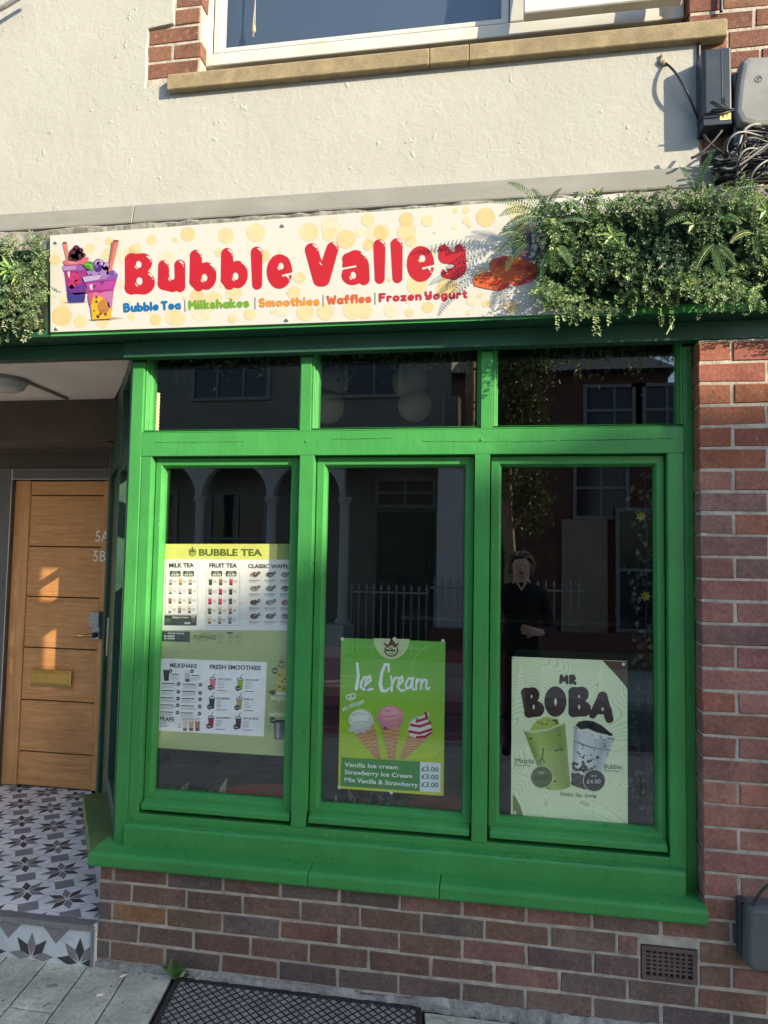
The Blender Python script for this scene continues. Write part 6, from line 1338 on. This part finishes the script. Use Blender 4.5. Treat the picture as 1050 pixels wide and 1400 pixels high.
# railings and gate with spear tops
def spear(mb, x, y, z0, z1, m_): mb.tube([(x, y, z0), (x, y, z1)], .009, m_, 6); mb.lathe([(.010, 0), (.026, .02), (.018, .045), (.002, .10)], (x, y, z1), m_, 6)
RM = surf('pale_railing_paint', (0.42, 0.42, 0.42), .08, 8, .5, 0, 0, 1); RL = thing('railing_gate', 'pale spear topped iron gate and railing across the street', 'gate', (-.9, -8.05, 0)); k = MB(); g0 = mir(478, 808, 8.05); g1 = mir(582, 808, 8.05); x = g0.x
while x < g1.x + .01: spear(k, x, -8.05, .08, g0.z + .02, RM); x += (g1.x - g0.x) / 10
k.box(g0.x - .02, g1.x + .02, -8.065, -8.035, g0.z - .03, g0.z, RM); k.box(g0.x - .02, g1.x + .02, -8.065, -8.035, .16, .19, RM); k.build('gate_leaf', RL)
k = MB(); x = g1.x + .12
while x < 1.2: spear(k, x, -8.05, .5, 1.18, RM); x += .12
k.box(g1.x + .05, 1.25, -8.065, -8.035, 1.10, 1.13, RM); k.box(g1.x + .05, 2.7, -8.2, -7.95, 0, .5, BRK2); k.box(-12, g0.x - .1, -8.2, -7.95, 0, .5, WHT); k.build('railing', RL)
# telegraph pole, tree
TPm = wood('pole_timber', (0.34, 0.23, 0.15), (0.48, 0.35, 0.23), (8, 8, .8), .8); tp = mir(642, 600, 6.75); TP = thing('telegraph_pole', 'weathered timber telegraph pole with wires across the street', 'pole', (tp.x, -6.75, 0)); k = MB(); k.tube([(tp.x, -6.75, 0), (tp.x, -6.75, 4), (tp.x - .02, -6.75, 8.5)], [.075, .065, .05], TPm, 14); k.build('pole_shaft', TP); k = MB(); k.box(tp.x - .36, tp.x - .12, -6.72, -6.52, 3.2, 3.75, GREYPL); k.build('equipment_box', TP, bevel=.03)
k = MB()
for y_, z_ in ((-2, 7.0), (-1.0, 6.6)): k.tube(bez([(tp.x, -6.75, 8.3), (tp.x + 2.5, -4.5, 6.8), (tp.x + 5.5, y_, z_)], 12), .008, CABLE, 5)
k.build('wire', TP)
tr0 = mir(703, 640, 5.95); TRE = thing('street_tree', 'leafy young street tree across the street', 'tree', (tr0.x - .1, -5.95, 0)); k = MB(); bx, by = tr0.x - .05, -5.95
k.tube([(bx, by, 0), (bx + .03, by, 1.2), (bx - .04, by, 2.4), (bx, by, 4.2)], [.11, .09, .06, .02], TPm, 10)
limbs = []
for i in range(11): a = i * 2.4; z0_ = 1.9 + i * .2; e_ = Vector((bx + math.cos(a) * R.uniform(.15, .36), by + math.sin(a) * R.uniform(.15, .36), z0_ + R.uniform(.4, .9))); k.tube(bez([(bx, by, z0_), (bx + math.cos(a) * .15, by + math.sin(a) * .15, z0_ + .2), e_], 6), [.03, .027, .024, .02, .016, .012, .008], TPm, 6); limbs.append(e_)
k.build('trunk', TRE); k = MB(); LEAF2 = leafmat('tree_leaf', .4)
for i in range(5200):
    e_ = R.choice(limbs + [Vector((bx, by, 4.3)), Vector((bx + .1, by, 4.8))]); q = e_ + Vector((R.gauss(0, .13), R.gauss(0, .13), R.gauss(.05, .22))); leaf(k, q, rv(), rv(), R.uniform(.05, .09), R.uniform(.03, .05), lc((.075, .105, .03), .4), LEAF2)
k.build('crown', TRE, fix=False)
# the low pitched house whose roof shades the lower part of the shop
H3 = thing('corner_house', 'brick corner house with a roof sloping to the rear, further along the opposite side', 'house', (18, HY - 3, 0)); k = MB(); zf = 8.23; X0 = 15.99
k.prism([(HY, 0), (HY, zf), (HY - 9, zf - 1.62), (HY - 9, 0)], X0, 36, BRK2, axis='x'); k.build('wall', H3); k = MB(); k.prism([(HY + .02, zf + .0), (HY + .02, zf + .06), (HY - 9, zf - 1.56), (HY - 9, zf - 1.62)], X0 - .02, 36, SLATE, axis='x'); k.build('roof', H3)
for x0 in (17, 20, 23): win(H3, x0, x0 + 1.1, 3.3, 4.9, HY); win(H3, x0, x0 + 1.1, .9, 2.5, HY)

# ================================================================== THE PERSON TAKING THE PICTURE (seen mirrored in the right window)
PX, PYp = 0.17, -3.02
def skin_mesh(verts, edges, radii, root, levels=2):
    me = bpy.data.meshes.new('b'); me.from_pydata(verts, edges, []); ob = bpy.data.objects.new('b', me); COL.objects.link(ob)
    md = ob.modifiers.new('s', 'SKIN'); md.use_smooth_shade = True
    for i, r in enumerate(radii): d = me.skin_vertices[0].data[i]; d.radius = r if isinstance(r, tuple) else (r, r); d.use_root = (i == root)
    sb = ob.modifiers.new('d', 'SUBSURF'); sb.levels = sb.render_levels = levels
    dg = bpy.context.evaluated_depsgraph_get(); out = bpy.data.meshes.new_from_object(ob.evaluated_get(dg)); bpy.data.objects.remove(ob); bpy.data.meshes.remove(me); return out
V = []; E_ = []; RR = []
def jv(p, r, par=None):
    V.append(p); RR.append(r); i = len(V) - 1
    if par is not None: E_.append((par, i))
    return i
b = lambda x, y, z: (PX + x, PYp + y, z)
pel = jv(b(0, 0, .90), (.155, .11)); wst = jv(b(0, 0, 1.05), (.14, .10), pel); ch = jv(b(0, .01, 1.22), (.165, .115), wst); sh_ = jv(b(0, .0, 1.33), (.13, .09), ch); nk = jv(b(0, .01, 1.405), .055, sh_); hd0 = jv(b(0, .025, 1.455), (.070, .075), nk); hd1 = jv(b(0, .025, 1.53), (.086, .10), hd0); hd2 = jv(b(0, .01, 1.60), (.072, .088), hd1)
def hand_(wr, c, dirs, thumb):
    h_ = jv(c, (.030, .036), wr)
    for f_ in range(4):
        p1 = tuple(c[i] + dirs[0][i] * .045 + dirs[1][i] * (f_ - 1.5) * .021 for i in range(3)); a1 = jv(p1, .0098, h_)
        L_ = (.034, .040, .038, .030)[f_]; p2 = tuple(p1[i] + dirs[0][i] * L_ * .8 + dirs[2][i] * L_ * .6 for i in range(3)); a2 = jv(p2, .0088, a1)
        jv(tuple(p2[i] + dirs[2][i] * L_ * .8 for i in range(3)), .0078, a2)
    t1 = jv(tuple(c[i] - dirs[1][i] * .042 + dirs[0][i] * .01 for i in range(3)), .0115, h_); jv(tuple(c[i] - dirs[1][i] * .058 + dirs[0][i] * .045 for i in range(3)), .0095, t1)
so = jv(b(-.165, 0, 1.315), .062, sh_); el = jv(b(-.27, .10, 1.12), .047, so); wr = jv(b(-.225, .255, 1.40), .030, el); hand_(wr, b(-.215, .270, 1.49), ((.25, .25, .93), (0, .3, -.95), (.9, .3, 0)), 1)
so = jv(b(.165, 0, 1.315), .062, sh_); el = jv(b(.235, .02, 1.03), .047, so); wr = jv(b(.15, .21, 1.02), .030, el); hand_(wr, b(.08, .245, 1.04), ((-.9, .3, .1), (0, .1, .95), (-.3, -.9, 0)), 1)
for s in (-1, 1):
    hp_ = jv(b(.085 * s, 0, .83), .095, pel); kn = jv(b(.095 * s, .02, .48), .062, hp_); an = jv(b(.10 * s, -.01, .10), .042, kn); jv(b(.115 * s, .10, .045), .042, an)
me = skin_mesh(V, E_, RR, pel); 
SKIN = surf('skin', (0.80, 0.58, 0.48), .05, 8, .5, 0, 0, 1); JACK = surf('navy_jacket', (0.018, 0.022, 0.032), .2, 12, .9, .3, .002, 60); TROU = surf('dark_trousers', (0.022, 0.022, 0.025), .2, 12, .9, .3, .002, 60); SHOE = surf('black_shoe', (0.015, 0.014, 0.013), .1, 9, .4, 0, 0, 1); HAIR = surf('grey_hair', (0.42, 0.40, 0.38), .2, 40, .7, .5, .003, 120)
for m_ in (SKIN, JACK, TROU, SHOE): me.materials.append(m_)
for p_ in me.polygons:
    c = p_.center; z = c.z; y = c.y - PYp
    p_.material_index = 0 if (z > 1.40 and (y < .2)) or (y > .245 and z > 1.42) or (y > .215 and .95 < z < 1.12) else (1 if z > .86 else (2 if z > .085 else 3)); p_.use_smooth = True
PE = bpy.data.objects.new('person', me); COL.objects.link(PE); tag(PE, 'person in a dark jacket with grey hair raising a phone in front of the shop', 'person')
k = MB(); hc = Vector(b(0, .025, 1.53))
HAIRL = leafmat('hair_lock', 0.05, 0.6); k.ball((hc.x, hc.y - .010, hc.z + .012), .098, HAIRL, 10, (.88, .98, 1.0)); k.col = [(.20, .19, .18, 1)] * len(k.f)
kf_ = [q for q in range(len(k.f)) if np.mean([k.v[i][1] for i in k.f[q]]) < hc.y + .02 or np.mean([k.v[i][2] for i in k.f[q]]) > hc.z + .085]
k.f = [k.f[q] for q in kf_]; k.m = [0] * len(k.f); k.col = [k.col[q] for q in kf_]
for i in range(1000):
    a = R.uniform(0, 2 * PI); e = R.uniform(-.35, 1.5); d = Vector((math.cos(a) * math.cos(e), math.sin(a) * math.cos(e), math.sin(e)))
    if d.y > .45 and d.z < .74: continue
    p = Vector((hc.x + d.x * .094, hc.y - .008 + d.y * .104, hc.z + .008 + d.z * .104)); c = R.uniform(.22, .58)
    dn = (Vector((0, -.15, -1)) - d * (Vector((0, -.15, -1)).dot(d))) + Vector((d.x * .35, d.y * .2, 0)) + rv() * .10; leaf(k, p, dn, d, R.uniform(.035, .07), R.uniform(.006, .011), (c, c * .96, c * .92, 1), HAIRL)
k.build('hair', PE, fix=False)
k = MB(); k.ball((hc.x, hc.y + .105, hc.z - .012), .016, SKIN, 7, (.8, 1.1, 1.4)); k.build('nose', PE, smooth=True)
for s in (-1, 1):
    k = MB(); k.ball((hc.x + s * .032, hc.y + .086, hc.z + .010), .012, ink((230, 228, 222)), 7); k.ball((hc.x + s * .032, hc.y + .095, hc.z + .010), .0055, ink((50, 40, 34)), 6); k.build('eye', PE, smooth=True)
    k = MB(); k.ball((hc.x + s * .080, hc.y + .0, hc.z - .005), .024, SKIN, 7, (.35, .7, 1.25)); k.build('ear', PE, smooth=True)
k = MB(); k.ball((hc.x, hc.y + .088, hc.z - .052), .018, ink((150, 80, 74)), 7, (1.3, .5, .35)); k.build('mouth', PE, smooth=True)
k = MB(); k.prism([(PX - .045, 1.40), (PX, 1.335), (PX + .045, 1.40), (PX + .03, 1.415), (PX, 1.36), (PX - .03, 1.415)], PYp + .085, PYp + .105, ink((225, 225, 222))); k.build('shirt_collar', PE)
k = MB(); k.box(-.037, .037, -2.712, -2.704, 1.515, 1.665, BLACKPL); ph = tag(k.build('phone', bevel=.003), 'black phone held up by the person in front of the shop', 'phone')
